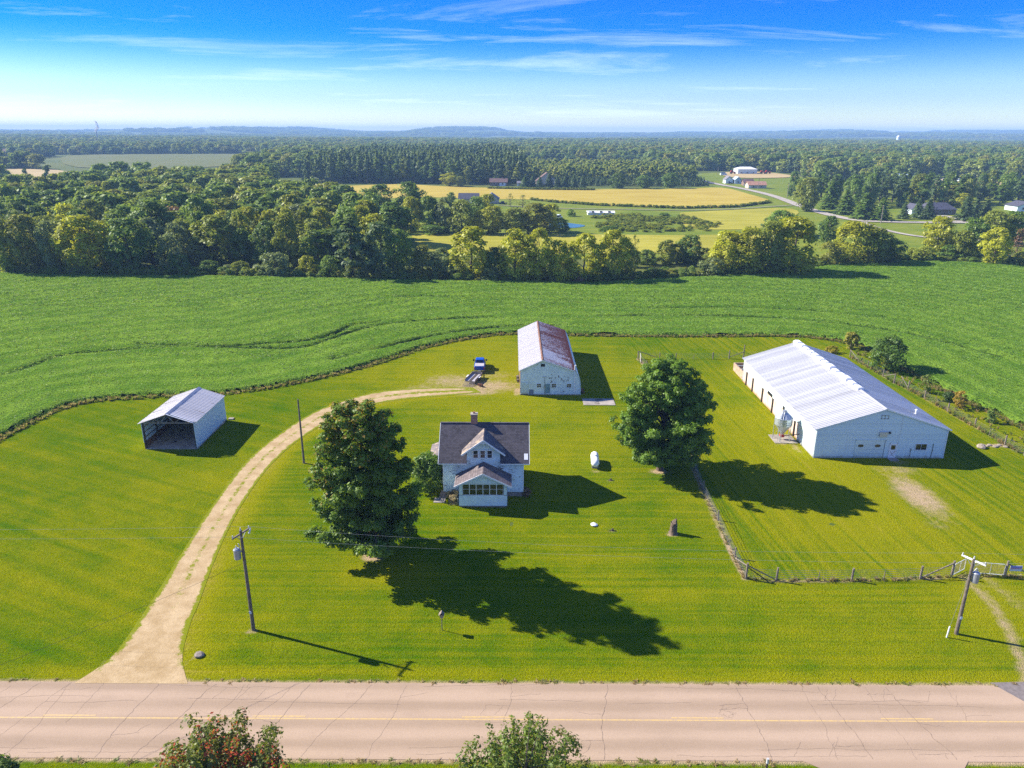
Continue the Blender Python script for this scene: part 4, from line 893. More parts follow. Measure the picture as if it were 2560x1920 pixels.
# ------------------------------------------------------------------ building helpers
def lap(mb, o, u, n, span, z0, z1, course=0.12, t=0.022):
    """overlapping boards on a wall: o + u*s (+ n outwards); span(z) -> (s0, s1)"""
    o = Vector(o); u = Vector(u); n = Vector(n); z = z0
    while z < z1-0.01:
        zt = min(z+course, z1); a0, a1 = span(z+0.001); b0, b1 = span(zt-0.001)
        if a1-a0 > 0.05:
            if b1-b0 < 0.02: b0 = b1 = (b0+b1)/2
            P = lambda s, zz, out: tuple(o+u*s+n*out+Vector((0, 0, zz)))
            mb.add([P(a0, z, t), P(a1, z, t), P(b1, zt, 0.004), P(b0, zt, 0.004), P(a0, z, 0), P(a1, z, 0)], [(0, 1, 2, 3), (4, 5, 1, 0)])
        z = zt
    return mb
def slab(mb, e0, e1, r1, r0, th=0.10):
    """roof slab through eave points e0,e1 and ridge points r1,r0 (top face), thickness below"""
    e0, e1, r1, r0 = map(Vector, (e0, e1, r1, r0)); n = (e1-e0).cross(r0-e0).normalized(); n = n if n.z > 0 else -n
    return mb.hexa([p-n*th for p in (e0, e1, r1, r0)], [e0, e1, r1, r0])
def courses(mb, e0, e1, r1, r0, step=0.145, t=0.014, lift=0.004):
    e0, e1, r1, r0 = map(Vector, (e0, e1, r1, r0)); n = (e1-e0).cross(r0-e0).normalized(); n = n if n.z > 0 else -n
    L = (r0-e0).length; k = max(1, int(L/step))
    for i in range(k):
        a, b = i/k, min(1, (i+1.05)/k); p0 = e0.lerp(r0, a); p1 = e1.lerp(r1, a); q1 = e1.lerp(r1, b); q0 = e0.lerp(r0, b)
        mb.hexa([p0+n*lift*.2, p1+n*lift*.2, q1+n*lift*.2, q0+n*lift*.2], [p0+n*(lift+t), p1+n*(lift+t), q1+n*lift, q0+n*lift])
    return mb
def win(parent, x0, x1, z0, z1, y, frame=0.07, cols=1, rows=1, fm='white_trim', gm='dark_glass', depth=0.07, name='window', curtain=False):
    """window in a wall facing -Y: frame bars as the part, panes as sub-parts"""
    f = MB(); f.box(x0-frame, x0, y-depth, y+.05, z0-frame, z1+frame).box(x1, x1+frame, y-depth, y+.05, z0-frame, z1+frame).box(x0, x1, y-depth, y+.05, z1, z1+frame).box(x0, x1, y-depth-.03, y+.05, z0-frame, z0)
    b = 0.03
    for c in range(1, cols): xc = x0+(x1-x0)*c/cols; f.box(xc-b/2, xc+b/2, y-depth+.02, y+.03, z0, z1)
    for r in range(1, rows): zc = z0+(z1-z0)*r/rows; f.box(x0, x1, y-depth+.022, y+.028, zc-b/2, zc+b/2)
    o = part(name, f, fm, parent)
    for c in range(cols):
        for r in range(rows):
            xa = x0+(x1-x0)*c/cols+(b/2 if c else 0); xb = x0+(x1-x0)*(c+1)/cols-(b/2 if c < cols-1 else 0); za = z0+(z1-z0)*r/rows+(b/2 if r else 0); zb = z0+(z1-z0)*(r+1)/rows-(b/2 if r < rows-1 else 0)
            part('pane', MB().box(xa, xb, y-.03, y-.022, za, zb), gm, o)
    if curtain:
        cm = MB(); n = 6
        for i in range(n): xa = x0+(x1-x0)*i/n; xb = x0+(x1-x0)*(i+1)/n; cm.hexa([(xa, y-.02, z0+(z1-z0)*.45), (xb, y-.008, z0+(z1-z0)*.45), (xb, y+.0, z0+(z1-z0)*.45), (xa, y-.005, z0+(z1-z0)*.45)], [(xa, y-.02, z1), (xb, y-.008, z1), (xb, y, z1), (xa, y-.005, z1)])
        part('curtain', cm, 'curtain', o)
    return o

# ------------------------------------------------------------------ farmhouse
hs_ = thing('farmhouse', 'white two-storey farmhouse with peeling clapboards, dark shingle roof, dormer and porch', 'house', (-3.25, 79.9, 0))
X0, X1, YF, YB, RY, RZ, EZ = -7.87, 1.37, 76.3, 83.5, 79.9, 7.76, 4.80
part('foundation', MB().box(X0+.04, X1-.04, YF+.04, YB-.04, -0.3, 0.62), 'rubble', hs_)
body = MB().prism([(YF+.03, .6), (YB-.03, .6), (YB-.03, 4.75), (RY, 7.62), (YF+.03, 4.75)], 'x', X0+.03, X1-.03)
body.box(-5.05, -1.38, YF+.04, YF+1.5, 4.6, 5.75)
lap(body, (0, YF, 0), (1, 0, 0), (0, -1, 0), lambda z: (X0, X1), .6, 4.72); lap(body, (0, YB, 0), (-1, 0, 0), (0, 1, 0), lambda z: (-X1, -X0), .6, 4.72)
gs = lambda z: (YF, YB) if z < 4.75 else (YF+(z-4.75)/(7.62-4.75)*(RY-YF), YB-(z-4.75)/(7.62-4.75)*(YB-RY))
lap(body, (X0, 0, 0), (0, -1, 0), (-1, 0, 0), lambda z: (-gs(z)[1], -gs(z)[0]), .6, 7.55); lap(body, (X1, 0, 0), (0, 1, 0), (1, 0, 0), gs, .6, 7.55)
part('wall', body, 'peeling_clapboard', hs_)
xl, xr = X0-.5, X1+.66; sl = (RZ-4.42)/(RY-75.8); yB = RY+(RY-75.8); eF = 4.42
rf = MB()
for a, b, ya in ((xl, -5.12, 75.8), (-1.30, xr, 75.8), (-5.12, -1.30, 76.42)):
    za = eF+sl*(ya-75.8); slab(rf, (a, ya, za), (b, ya, za), (b, RY, RZ), (a, RY, RZ)); courses(rf, (a, ya, za), (b, ya, za), (b, RY, RZ), (a, RY, RZ))
slab(rf, (xl, yB, eF), (xr, yB, eF), (xr, RY, RZ), (xl, RY, RZ)); courses(rf, (xl, yB, eF), (xr, yB, eF), (xr, RY, RZ), (xl, RY, RZ)); rf.bar((xl, RY, RZ+.02), (xr, RY, RZ+.02), .24, .05)
roof = part('roof', rf, 'shingle', hs_)
part('roof_patch', MB().hexa([(1.42, 76.15, eF+sl*.35+.03), (1.86, 76.15, eF+sl*.35+.03), (1.86, 76.75, eF+sl*.95+.03), (1.42, 76.75, eF+sl*.95+.03)], [(1.42, 76.15, eF+sl*.35+.05), (1.86, 76.15, eF+sl*.35+.05), (1.86, 76.75, eF+sl*.95+.05), (1.42, 76.75, eF+sl*.95+.05)]), 'white_trim', roof)
for xx in (xl, xr):
    for yy in (75.8, yB): part('rake_board', MB().bar((xx, yy, eF-.10), (xx, RY, RZ-.10), .05, .20), 'white_trim', hs_)
for xa, xb in ((xl, -5.15), (-1.27, xr)): part('eave_board', MB().bar((xa, 75.83, eF-.1), (xb, 75.83, eF-.1), .03, .12), 'white_trim', hs_)
for xa in (X0-.025, X1-.08): part('corner_board', MB().box(xa, xa+.105, YF-.03, YF, .6, 4.7), 'white_trim', hs_)
# dormer
dw = MB(); dsp = lambda z: (-5.1, -1.33) if z < 5.95 else (-5.1+(z-5.95)/(7.15-5.95)*1.885, -1.33-(z-5.95)/(7.15-5.95)*1.885)
dw.prism([(-5.07, 4.7), (-1.36, 4.7), (-1.36, 5.9), (-3.215, 7.1), (-5.07, 5.9)], 'y', YF+.02, 79.2)
lap(dw, (0, YF-.002, 0), (1, 0, 0), (0, -1, 0), dsp, 4.72, 7.1); part('dormer_wall', dw, 'porch_paint', hs_)
dr_ = MB(); dy0, dy1 = 75.75, 79.5; pk = 7.34; de = 5.50
for s in (-1, 1):
    ex = -3.215+s*2.48; slab(dr_, (ex, dy0, de), (ex, dy1, de), (-3.215, dy1, pk), (-3.215, dy0, pk), .08); courses(dr_, (ex, dy0, de), (ex, dy1, de), (-3.215, dy1, pk), (-3.215, dy0, pk))
part('dormer_roof', dr_, 'shingle_dormer', hs_)
dt = MB()
for s in (-1, 1): dt.bar((-3.215+s*2.48, dy0-.02, de-.08), (-3.215, dy0-.02, pk-.08), .05, .18); dt.bar((-3.215+s*1.88, YF-.05, 5.75), (-3.215+s*1.88, dy0, 5.92), .08, .08)
dt.bar((-3.215, dy0-.01, pk-.55), (-3.215, dy0-.01, pk-.12), .09, .09).bar((-3.55, dy0, pk-.40), (-2.88, dy0, pk-.40), .06, .07)
part('dormer_trim', dt, 'white_trim', hs_)
for i in range(3): win(hs_, -4.36+i*.80, -3.86+i*.80, 4.93, 5.80, YF-.03, rows=2, frame=.08, curtain=(i == 0))
# porch
px0, px1, pyf = -5.9, -.5, 73.55
pw = MB().box(px0+.02, px1-.02, pyf+.03, YF, .25, 1.55).box(px0+.02, px1-.02, pyf+.03, YF-.03, 2.86, 2.95).prism([(px0+.02, 2.93), (px1-.02, 2.93), (-3.2, 4.24)], 'y', pyf+.03, YF-.03)
pw.box(px0+.02, -5.50, pyf+.03, pyf+.2, 1.5, 2.9).box(-.86, px1-.02, pyf+.03, pyf+.2, 1.5, 2.9).box(px0+.02, px0+.2, pyf+.2, YF-.03, 1.5, 2.9).box(px1-.2, px1-.02, pyf+.2, YF-.03, 1.5, 2.9)
psp = lambda z: (px0, px1) if z < 2.95 else (px0+(z-2.95)/1.32*2.7, px1-(z-2.95)/1.32*2.7)
lap(pw, (0, pyf, 0), (1, 0, 0), (0, -1, 0), psp, .25, 1.52); lap(pw, (0, pyf, 0), (1, 0, 0), (0, -1, 0), psp, 3.08, 4.25)
for sx_, nx in ((px0, -1), (px1, 1)): lap(pw, (sx_, 0, 0), (0, nx, 0), (nx, 0, 0), lambda z, nx=nx: (pyf, YF) if nx > 0 else (-YF, -pyf), .25, 2.9)
part('porch_wall', pw, 'porch_paint', hs_)
part('porch_base', MB().box(px0+.1, px1-.1, pyf+.1, YF, -.2, .25), 'rubble', hs_)
part('porch_floor', MB().box(px0+.1, px1-.1, pyf+.25, YF, 1.2, 1.3), 'wood_dark', hs_)
pr = MB(); py0 = 73.15; ppk = 4.42; pe = 2.82
for s in (-1, 1):
    ex = -3.2+s*3.2; slab(pr, (ex, py0, pe), (ex, YF-.02, pe), (-3.2, YF-.02, ppk), (-3.2, py0, ppk), .08); courses(pr, (ex, py0, pe), (ex, YF-.02, pe), (-3.2, YF-.02, ppk), (-3.2, py0, ppk))
part('porch_roof', pr, 'shingle_porch', hs_)
pt = MB()
for s in (-1, 1): pt.bar((-3.2+s*3.2, py0-.02, pe-.08), (-3.2, py0-.02, ppk-.08), .05, .17); pt.bar((-3.2+s*3.2, py0, pe-.07), (-3.2+s*3.2, YF, pe-.07), .04, .12)
pt.bar((-3.2, py0-.01, ppk-.5), (-3.2, py0-.01, ppk-.1), .08, .08).bar((-3.5, py0, ppk-.35), (-2.9, py0, ppk-.35), .05, .06); part('porch_trim', pt, 'white_trim', hs_)
for i in range(6): win(hs_, -5.44+i*.758, -5.44+i*.758+.69, 1.60, 2.98, pyf+.09, frame=.034, rows=2, curtain=(i != 3), name='porch_window')
ch = part('chimney', MB().box(-4.80, -4.05, 79.75, 80.45, 6.6, 8.75), 'brick', hs_); part('chimney_cap', MB().box(-4.85, -4.0, 79.70, 80.5, 8.75, 8.86), 'concrete', ch); part('flue', MB().box(-4.55, -4.3, 80.0, 80.2, 8.86, 9.05), 'brick', ch)
# side addition
aw = MB().box(-9.55, X0, 79.3, 83.0, .1, 3.6); lap(aw, (0, 79.3, 0), (1, 0, 0), (0, -1, 0), lambda z: (-9.55, X0-.03), .3, 3.5); lap(aw, (-9.55, 0, 0), (0, -1, 0), (-1, 0, 0), lambda z: (-83.0, -79.3), .3, 3.5); part('addition_wall', aw, 'peeling_clapboard', hs_)
ar = MB(); slab(ar, (-9.85, 78.9, 3.45), (-9.85, 83.3, 3.45), (X0-.01, 83.3, 4.35), (X0-.01, 78.9, 4.35)); courses(ar, (-9.85, 78.9, 3.45), (-9.85, 83.3, 3.45), (X0-.02, 83.3, 4.35), (X0-.02, 78.9, 4.35)); part('addition_roof', ar, 'shingle_dormer', hs_)
part('stoop_rail', MB().tube((-6.9, 75.9, .9), (-6.1, 74.2, .75), .02).tube((-6.1, 74.2, 0), (-6.1, 74.2, .75), .02).tube((-6.9, 75.9, 0), (-6.9, 75.9, .9), .02), 'grey_metal', hs_)
tag(part('concrete_pad', MB().box(-8.9, -7.6, 74.6, 75.7, .0, .09), 'concrete'), 'small pale concrete pad beside the porch', 'slab')
hatch = thing('cellar_steps', 'brown cellar step heap against the house foundation left of the porch', 'steps', (-8.0, 76.2, 0)); 
for i in range(4): part('stone', MB().box(-8.35+.05*i, -7.6, 75.75+.22*i, 76.0+.22*i, .0, .16+.14*i), 'wood_tan', hatch)

# ------------------------------------------------------------------ ribbed sheet panels for the metal roofs
def ribbed(w, L, th=0.03, rib=0.045, n=2):
    """sheet in local coords: x = across (0..w), y = up the slope (0..L), z = normal"""
    mb = MB().box(0, w-.006, 0, L, -th, 0)
    for i in range(n): c = (i+.5)*w/n; mb.add([(c-.035, 0, 0), (c+.035, 0, 0), (c+.035, L, 0), (c-.035, L, 0), (c-.015, 0, rib), (c+.015, 0, rib), (c+.015, L, rib), (c-.015, L, rib)], [(4, 5, 6, 7), (0, 1, 5, 4), (1, 2, 6, 5), (2, 3, 7, 6), (3, 0, 4, 7)])
    return mb
def panel_roof(parent, name, mat, y0, y1, xe, ze, xr_, zr, w=0.92, jit=0.0, rows=1, n=2):
    """panels from the eave line (xe, ze) up to the ridge line (xr_, zr), repeated along y"""
    L = math.hypot(xr_-xe, zr-ze)/rows; up = Vector((xr_-xe, 0, zr-ze)).normalized(); sgn = 1 if xr_ > xe else -1
    ydir = Vector((0, -1 if sgn > 0 else 1, 0)); nrm = ydir.cross(up)
    mb = ribbed(w, L*1.03 if rows > 1 else L, n=n); me = bpy.data.meshes.new(name); me.from_pydata(mb.v, [], mb.f); me.update(); me.materials.append(M[mat])
    k = int(round((y1-y0)/w)); rg = random.Random(len(name)+k); w2 = (y1-y0)/k; q = Matrix((ydir, up, nrm)).transposed().to_euler()
    for r in range(rows):
        for i in range(k):
            yy = y0+(i+(1 if sgn > 0 else 0))*w2; p = Vector((xe, yy, ze))+up*(L*r)+nrm*(.006*(rows-r)+rg.uniform(-jit, jit))
            o = share(name, me, parent, p); o.rotation_euler = q; o.scale = (w2/w, 1, 1)

# ------------------------------------------------------------------ big livestock barn on the right
bb = thing('livestock_barn', 'long low white metal livestock barn with vented ridge, rightmost building in the paddock', 'barn', (47.8, 103, 0))
BX0, BX1, BY0, BY1, BEZ, BRX, BRZ = 39.35, 56.3, 87.4, 118.8, 4.08, 47.82, 6.85
g = MB().prism([(BX0+.03, 0), (BX1-.03, 0), (BX1-.03, BEZ-.02), (BRX, BRZ-.06), (BX0+.03, BEZ-.02)], 'y', BY0+.04, BY0+.16)
sp = lambda z: (BX0, BX1) if z < BEZ else (BX0+(z-BEZ)/(BRZ-BEZ)*(BRX-BX0), BX1-(z-BEZ)/(BRZ-BEZ)*(BX1-BRX))
lap(g, (0, BY0, 0), (1, 0, 0), (0, -1, 0), sp, .02, BRZ-.08, .225, .055); part('gable_wall', g, 'sheet_wall', bb)
part('rear_wall', MB().prism([(BX0+.03, 0), (BX1-.03, 0), (BX1-.03, BEZ-.02), (BRX, BRZ-.06), (BX0+.03, BEZ-.02)], 'y', BY1-.16, BY1-.04), 'sheet_wall', bb)
part('side_wall', MB().box(BX1-.12, BX1, BY0+.16, BY1-.16, 0, BEZ-.03), 'sheet_wall', bb)
sw_ = MB().box(BX0, BX0+.12, BY0+.16, 93.3, 0, BEZ-.03).box(BX0, BX0+.12, 93.3, BY1-.16, 2.35, BEZ-.03)
for i in range(14): sw_.box(BX0-.02, BX0, BY0+.2+i*.42, BY0+.24+i*.42, 0.02, BEZ-.05)
part('side_wall', sw_, 'sheet_wall', bb)
me0 = None
for i in range(8):
    ya = 93.4+i*3.16
    if me0 is None: o = part('stall_panel', MB().box(BX0+.10, BX0+.18, ya, ya+3.1, 0, 2.4), 'stained_panel', bb); me0 = o.data
    else: share('stall_panel', me0, bb, (bb.location.x, bb.location.y+i*3.16, 0))
me0 = None
for yy in (116.6, 113.3, 108.4, 103.7, 99.0, 94.6):
    if me0 is None: o = part('post', MB().box(BX0-.10, BX0+.06, yy-.09, yy+.09, 0, 2.3), 'wood_dark', bb); me0 = o.data
    else: share('post', me0, bb, (bb.location.x, bb.location.y+yy-116.6, 0))
for ya, yb in ((104.0, 106.2), (98.7, 99.5)): part('side_opening', MB().box(BX0-.02, BX0+.02, ya, yb, 2.25, 2.75), 'black', bb)
panel_roof(bb, 'roof_panel', 'sheet_white', BY0-.18, BY1+.18, BX0-.35, BEZ-.04, BRX, BRZ+.06); panel_roof(bb, 'roof_panel', 'sheet_white', BY0-.18, BY1+.18, BX1+.35, BEZ-.04, BRX, BRZ+.06)
part('rafter', MB().hexa([(BX0+.1, BY0+.2, BEZ-.25), (BX0+.1, BY1-.2, BEZ-.25), (BX0+.3, BY1-.2, BEZ-.25), (BX0+.3, BY0+.2, BEZ-.25)], [(BX0+.1, BY0+.2, BEZ-.12), (BX0+.1, BY1-.2, BEZ-.12), (BX0+.3, BY1-.2, BEZ-.12), (BX0+.3, BY0+.2, BEZ-.12)]), 'wood_tan', bb)
part('ridge_cap', MB().prism([(BRX-.28, BRZ+.0), (BRX, BRZ+.13), (BRX+.28, BRZ+.0), (BRX, BRZ+.09)], 'y', BY0-.2, 94.6), 'sheet_white', bb)
rg = random.Random(4); yv = 94.7; k = 0
while yv < 117.5:
    h = .30+rg.uniform(-.06, .10); w_ = .52+rg.uniform(-.06, .10); L = 1.55+rg.uniform(-.15, .2)
    mb = MB().hexa([(BRX-w_, yv, BRZ-.14), (BRX+w_, yv, BRZ-.14), (BRX+w_, yv+L, BRZ-.14), (BRX-w_, yv+L, BRZ-.14)], [(BRX-w_*.75, yv+.1, BRZ+h), (BRX+w_*.75, yv+.1, BRZ+h), (BRX+w_*.75, yv+L-.1, BRZ+h), (BRX-w_*.75, yv+L-.1, BRZ+h)])
    mb.hexa([(BRX-w_*1.25, yv+.2, BRZ+h*.55), (BRX+w_*1.25, yv+.2, BRZ+h*.55), (BRX+w_*1.25, yv+L-.2, BRZ+h*.55), (BRX-w_*1.25, yv+L-.2, BRZ+h*.55)], [(BRX-w_*.5, yv+.2, BRZ+h*1.22), (BRX+w_*.5, yv+.2, BRZ+h*1.22), (BRX+w_*.5, yv+L-.2, BRZ+h*1.22), (BRX-w_*.5, yv+L-.2, BRZ+h*1.22)])
    part('ridge_vent', mb, 'white_trim', bb); yv += L+.30; k += 1
rk = MB()
for s, xe in ((-1, BX0-.36), (1, BX1+.36)): rk.bar((xe, BY0-.17, BEZ-.10), (BRX, BY0-.17, BRZ-.0), .04, .16)
part('rake_trim', rk, 'white_trim', bb); part('corner_trim', MB().box(BX0-.02, BX0+.1, BY0-.075, BY0-.058, 0, BEZ-.06).box(BX1-.1, BX1+.02, BY0-.075, BY0-.058, 0, BEZ-.06), 'white_trim', bb)
od = part('overhead_door', MB().box(44.62, 48.40, BY0-.075, BY0-.02, .03, 2.50).box(44.55, 44.62, BY0-.10, BY0, 0, 2.58).box(48.40, 48.5, BY0-.10, BY0, 0, 2.58).box(44.55, 48.5, BY0-.10, BY0, 2.5, 2.6), 'sheet_wall', bb)
for zc in (.65, 1.27, 1.88): part('door_seam', MB().box(44.64, 48.38, BY0-.082, BY0-.0755, zc-.012, zc+.012), 'grey_metal', od)
part('door_edge', MB().box(48.36, 48.41, BY0-.105, BY0-.06, .03, 2.5), 'grey_door', od)
for xc in (45.3, 47.5):
    pf = [(xc+.36*math.copysign(abs(math.cos(a))**.6, math.cos(a)), 1.77+.19*math.copysign(abs(math.sin(a))**.8, math.sin(a))) for a in [i*math.pi/9 for i in range(18)]]; part('door_window', MB().prism(pf, 'y', BY0-.092, BY0-.0765), 'dark_glass', od)
ed = part('entry_door', MB().box(49.12, 49.98, BY0-.07, BY0-.02, .05, 2.02).box(49.05, 49.12, BY0-.09, BY0, .03, 2.1).box(49.98, 50.05, BY0-.09, BY0, .03, 2.1).box(49.05, 50.05, BY0-.09, BY0, 2.02, 2.1), 'white_trim', bb)
part('glass', MB().box(49.28, 49.84, BY0-.08, BY0-.071, 1.25, 1.86), 'dark_glass', ed); cb = MB().bar((49.25, BY0-.076, .2), (49.85, BY0-.076, 1.0), .02, .05).bar((49.85, BY0-.078, .2), (49.25, BY0-.078, 1.0), .02, .05); part('cross_brace', cb, 'siding_tan', ed); part('handle', MB().box(49.84, 49.9, BY0-.11, BY0-.07, .98, 1.06), 'black', ed)
win(bb, 52.45, 53.86, 1.24, 2.04, BY0-.04, cols=2, frame=.06)
part('wall_fan_box', MB().box(47.45, 48.42, BY0-.26, BY0-.03, 3.08, 3.72).box(47.6, 48.27, BY0-.28, BY0-.26, 3.2, 3.6), 'sheet_white', bb); part('wall_lamp', MB().tube((48.72, BY0-.26, 3.64), (48.72, BY0-.03, 3.64), .15, .11, 12), 'black', bb)
part('gable_vent', MB().box(47.34, 48.3, BY0-.075, BY0-.02, 5.5, 5.56).box(47.34, 48.3, BY0-.075, BY0-.02, 5.94, 6.0).box(47.34, 47.4, BY0-.075, BY0-.02, 5.5, 6.0).box(48.24, 48.3, BY0-.075, BY0-.02, 5.5, 6.0).box(47.79, 47.85, BY0-.075, BY0-.02, 5.5, 6.0), 'grey_metal', bb)
part('conduit', MB().tube((51.9, BY0-.09, 0), (51.9, BY0-.09, 1.35), .035).box(51.83, 51.97, BY0-.12, BY0-.03, 1.1, 1.4), 'grey_metal', bb); part('conduit', MB().tube((54.7, BY0-.05, 2.1), (54.72, BY0-.05, .9), .04).tube((54.72, BY0-.05, .9), (54.6, BY0-.09, .0), .03), 'dark_cable', bb); part('door_step', MB().box(48.95, 50.2, BY0-.95, BY0-.1, .0, .10), 'concrete', bb); part('roof_stack', MB().tube((53.2, 90.0, 4.9), (53.2, 90.0, 5.75), .12, .12, 10).tube((53.2, 90.0, 5.75), (53.2, 90.0, 5.85), .2, .12, 10), 'white_trim', bb)

# feed bin beside the barn
fb = thing('feed_bin', 'round galvanised feed bin on legs with ladder beside the livestock barn', 'feed bin', (37.3, 93.4, 0)); c0 = (37.3, 93.4, 0)
sh_ = MB().lathe([(1.17, 2.30), (1.17, 3.30)], c0, 24).lathe([(1.22, 2.78), (1.22, 2.82)], c0, 24).lathe([(1.21, 3.26), (1.21, 3.32)], c0, 24); part('shell', sh_, 'steel', fb)
part('cone_roof', MB().lathe([(1.22, 3.32), (.28, 4.15), (.0, 4.2)], c0, 12), 'steel', fb); part('hopper', MB().lathe([(1.17, 2.30), (.22, .95), (.22, .75)], c0, 20), 'steel', fb); part('lid', MB().lathe([(.34, 4.12), (.34, 4.28), (0, 4.36)], c0, 14), 'grey_metal', fb)
for a in range(5):
    an = a*2*math.pi/5+.4; part('leg', MB().tube((c0[0]+1.17*math.cos(an), c0[1]+1.17*math.sin(an), 0), (c0[0]+1.17*math.cos(an), c0[1]+1.17*math.sin(an), 3.1), .045, .045, 6), 'steel', fb)
ld = MB(); lx, ly = 36.55, 92.22
for s in (-.22, .22): ld.tube((lx+s, ly, .1), (lx+s, ly+.05, 3.35), .022).tube((lx+s, ly+.05, 3.35), (37.05+s*.6, 93.1, 4.2), .022)
for i in range(12): ld.tube((lx-.22, ly+.01, .3+i*.27), (lx+.22, ly+.01, .3+i*.27), .016)
for i in range(4): ld.tube((lx-.18+.12*i, ly+.25+.22*i, 3.5+.18*i), (lx+.22+.10*i, ly+.25+.22*i, 3.5+.18*i), .016)
part('ladder', ld, 'steel', fb); part('roof_walk', MB().hexa([(36.55, 92.5, 3.40), (36.95, 92.4, 3.40), (37.35, 93.15, 4.06), (36.95, 93.25, 4.06)], [(36.55, 92.5, 3.5), (36.95, 92.4, 3.5), (37.35, 93.15, 4.16), (36.95, 93.25, 4.16)]), 'grey_metal', fb)
part('boot', MB().box(37.05, 37.55, 93.1, 93.7, .45, .8), 'red_paint', fb); part('auger', MB().tube((37.3, 93.3, .6), (39.6, 92.6, 1.15), .06), 'rust_brown', fb); part('number_plate', MB().box(37.35, 37.75, 92.17, 92.215, 2.45, 2.58), 'white_trim', fb)
for i in range(6): an = .5+i; part('brace', MB().tube((c0[0]+1.17*math.cos(an), c0[1]+1.17*math.sin(an), .2), (c0[0]+1.17*math.cos(an+1.25), c0[1]+1.17*math.sin(an+1.25), 1.9), .02, .02, 5), 'steel', fb) if i < 3 else None
tag(part('concrete_pad', MB().box(36.0, 39.1, 92.0, 95.0, -.05, .07), 'concrete'), 'pale concrete pad under the feed bin', 'slab')
# concrete bunk behind it
bk = thing('concrete_bunk', 'open concrete loading pen at the far left corner of the livestock barn', 'pen', (40.3, 121, 0))
for nm, b in (('pen_wall', (39.55, 39.75, 119.3, 124.8)), ('pen_wall', (39.75, 42.6, 124.6, 124.8)), ('pen_wall', (42.6, 42.8, 119.3, 124.8))): part(nm, MB().box(b[0], b[1], b[2], b[3], 0, 1.4), 'wood_tan', bk)
part('pen_floor', MB().box(39.75, 42.6, 119.0, 124.6, 0, .08), 'concrete', bk)
for i in range(4): part('rail', MB().tube((39.8, 119.4, .4+.32*i), (42.5, 119.4, .4+.32*i), .04), 'guard_white', bk)
for yy in (120.9, 122.8): part('cross_rail', MB().tube((39.7, yy, 1.42), (42.7, yy, 1.42), .06), 'guard_white', bk)

# ------------------------------------------------------------------ old white barn with the rusty roof
ob = thing('old_barn', 'old white barn with rust-stained metal roof behind the house', 'barn', (5, 123, 0))
OX0, OX1, OY0, OY1, OEL, OER, ORX, ORZ = 1.34, 9.92, 111.2, 136.0, 4.32, 4.28, 4.86, 5.95
prof_ = [(OX0, -.1), (11.02, -.1), (10.98, 1.3), (10.86, 2.5), (10.45, 3.6), (OX1, 4.2), (ORX, ORZ-.08), (OX0, OEL-.06)]
wl = MB().prism(prof_, 'y', OY0, OY1); wl.box(OX0-.02, OX1-.05, OY0-.025, OY0, 2.12, 2.20); part('wall', wl, 'peeling_barn', ob)
part('plinth', MB().box(OX0-.06, 11.08, OY0-.05, OY1+.05, -.2, .14), 'concrete', ob); part('side_boards', MB().box(OX0-.05, OX0, OY0+.3, OY1-.2, .1, 3.9), 'rust_brown', ob)
panel_roof(ob, 'roof_sheet', 'sheet_rust', OY0-.3, OY1+.3, OX0-.28, OEL-.12, ORX, ORZ+.05, w=.80, jit=.006, rows=2, n=4); panel_roof(ob, 'roof_sheet', 'sheet_rust', OY0-.3, OY1+.3, 10.12, 4.22, ORX, ORZ+.05, w=.80, jit=.006, rows=2, n=4)
part('ridge_cap', MB().prism([(ORX-.2, ORZ+.03), (ORX, ORZ+.14), (ORX+.2, ORZ+.03), (ORX, ORZ+.10)], 'y', OY0-.32, OY1+.32), 'rust_brown', ob)
bt = MB()
for xe, ze in ((OX0-.28, OEL-.16), (10.1, 4.16)): bt.bar((xe, OY0-.30, ze-.05), (ORX, OY0-.30, ORZ-.06), .04, .13)
part('barge_board', bt, 'white_trim', ob)
fl = MB()
pts_ = [(10.14, 4.22), (10.52, 3.55), (10.93, 2.5), (11.06, 1.3), (11.09, .05)]
for (xa, za), (xb, zb) in zip(pts_[:-1], pts_[1:]): fl.hexa([(xa-.06, OY0-.12, za), (xb-.06, OY0-.12, zb), (xb-.06, OY1+.1, zb), (xa-.06, OY1+.1, za)], [(xa, OY0-.12, za), (xb, OY0-.12, zb), (xb, OY1+.1, zb), (xa, OY1+.1, za)])
part('flared_side', fl, 'peeling_barn', ob)
for xa, xb in ((4.02, 4.64), (6.38, 7.06), (8.82, 9.50)): win(ob, xa, xb, 1.32, 1.92, OY0-.02, cols=3, rows=2, frame=.05)
part('loft_opening', MB().box(4.66, 5.16, OY0-.02, OY0+.0, 4.78, 5.24).box(4.6, 4.66, OY0-.04, OY0, 4.72, 5.3).box(5.16, 5.22, OY0-.04, OY0, 4.72, 5.3), 'black', ob)
dd = part('door', MB().box(5.42, 6.02, OY0-.05, OY0-.005, .35, 1.9).box(5.36, 5.42, OY0-.07, OY0, .1, 1.96).box(6.02, 6.08, OY0-.07, OY0, .1, 1.96), 'teal_paint', ob); part('handle', MB().box(5.9, 5.95, OY0-.09, OY0-.05, 1.05, 1.12), 'black', dd)
sd_ = MB().box(1.42, 2.62, OY0-.05, OY0-.005, .02, 2.08)
for i in range(12): sd_.box(1.46+i*.1, 1.49+i*.1, OY0-.07, OY0-.05, .03, 2.06)
part('sliding_door', sd_, 'sheet_wall', ob); part('panel', MB().box(2.68, 3.62, OY0-.045, OY0-.005, .95, 2.02), 'sheet_wall', ob); part('hatch', MB().box(2.74, 3.47, OY0-.055, OY0-.005, .03, .90).box(3.02, 3.06, OY0-.06, OY0-.055, .03, .9), 'grey_door', ob)
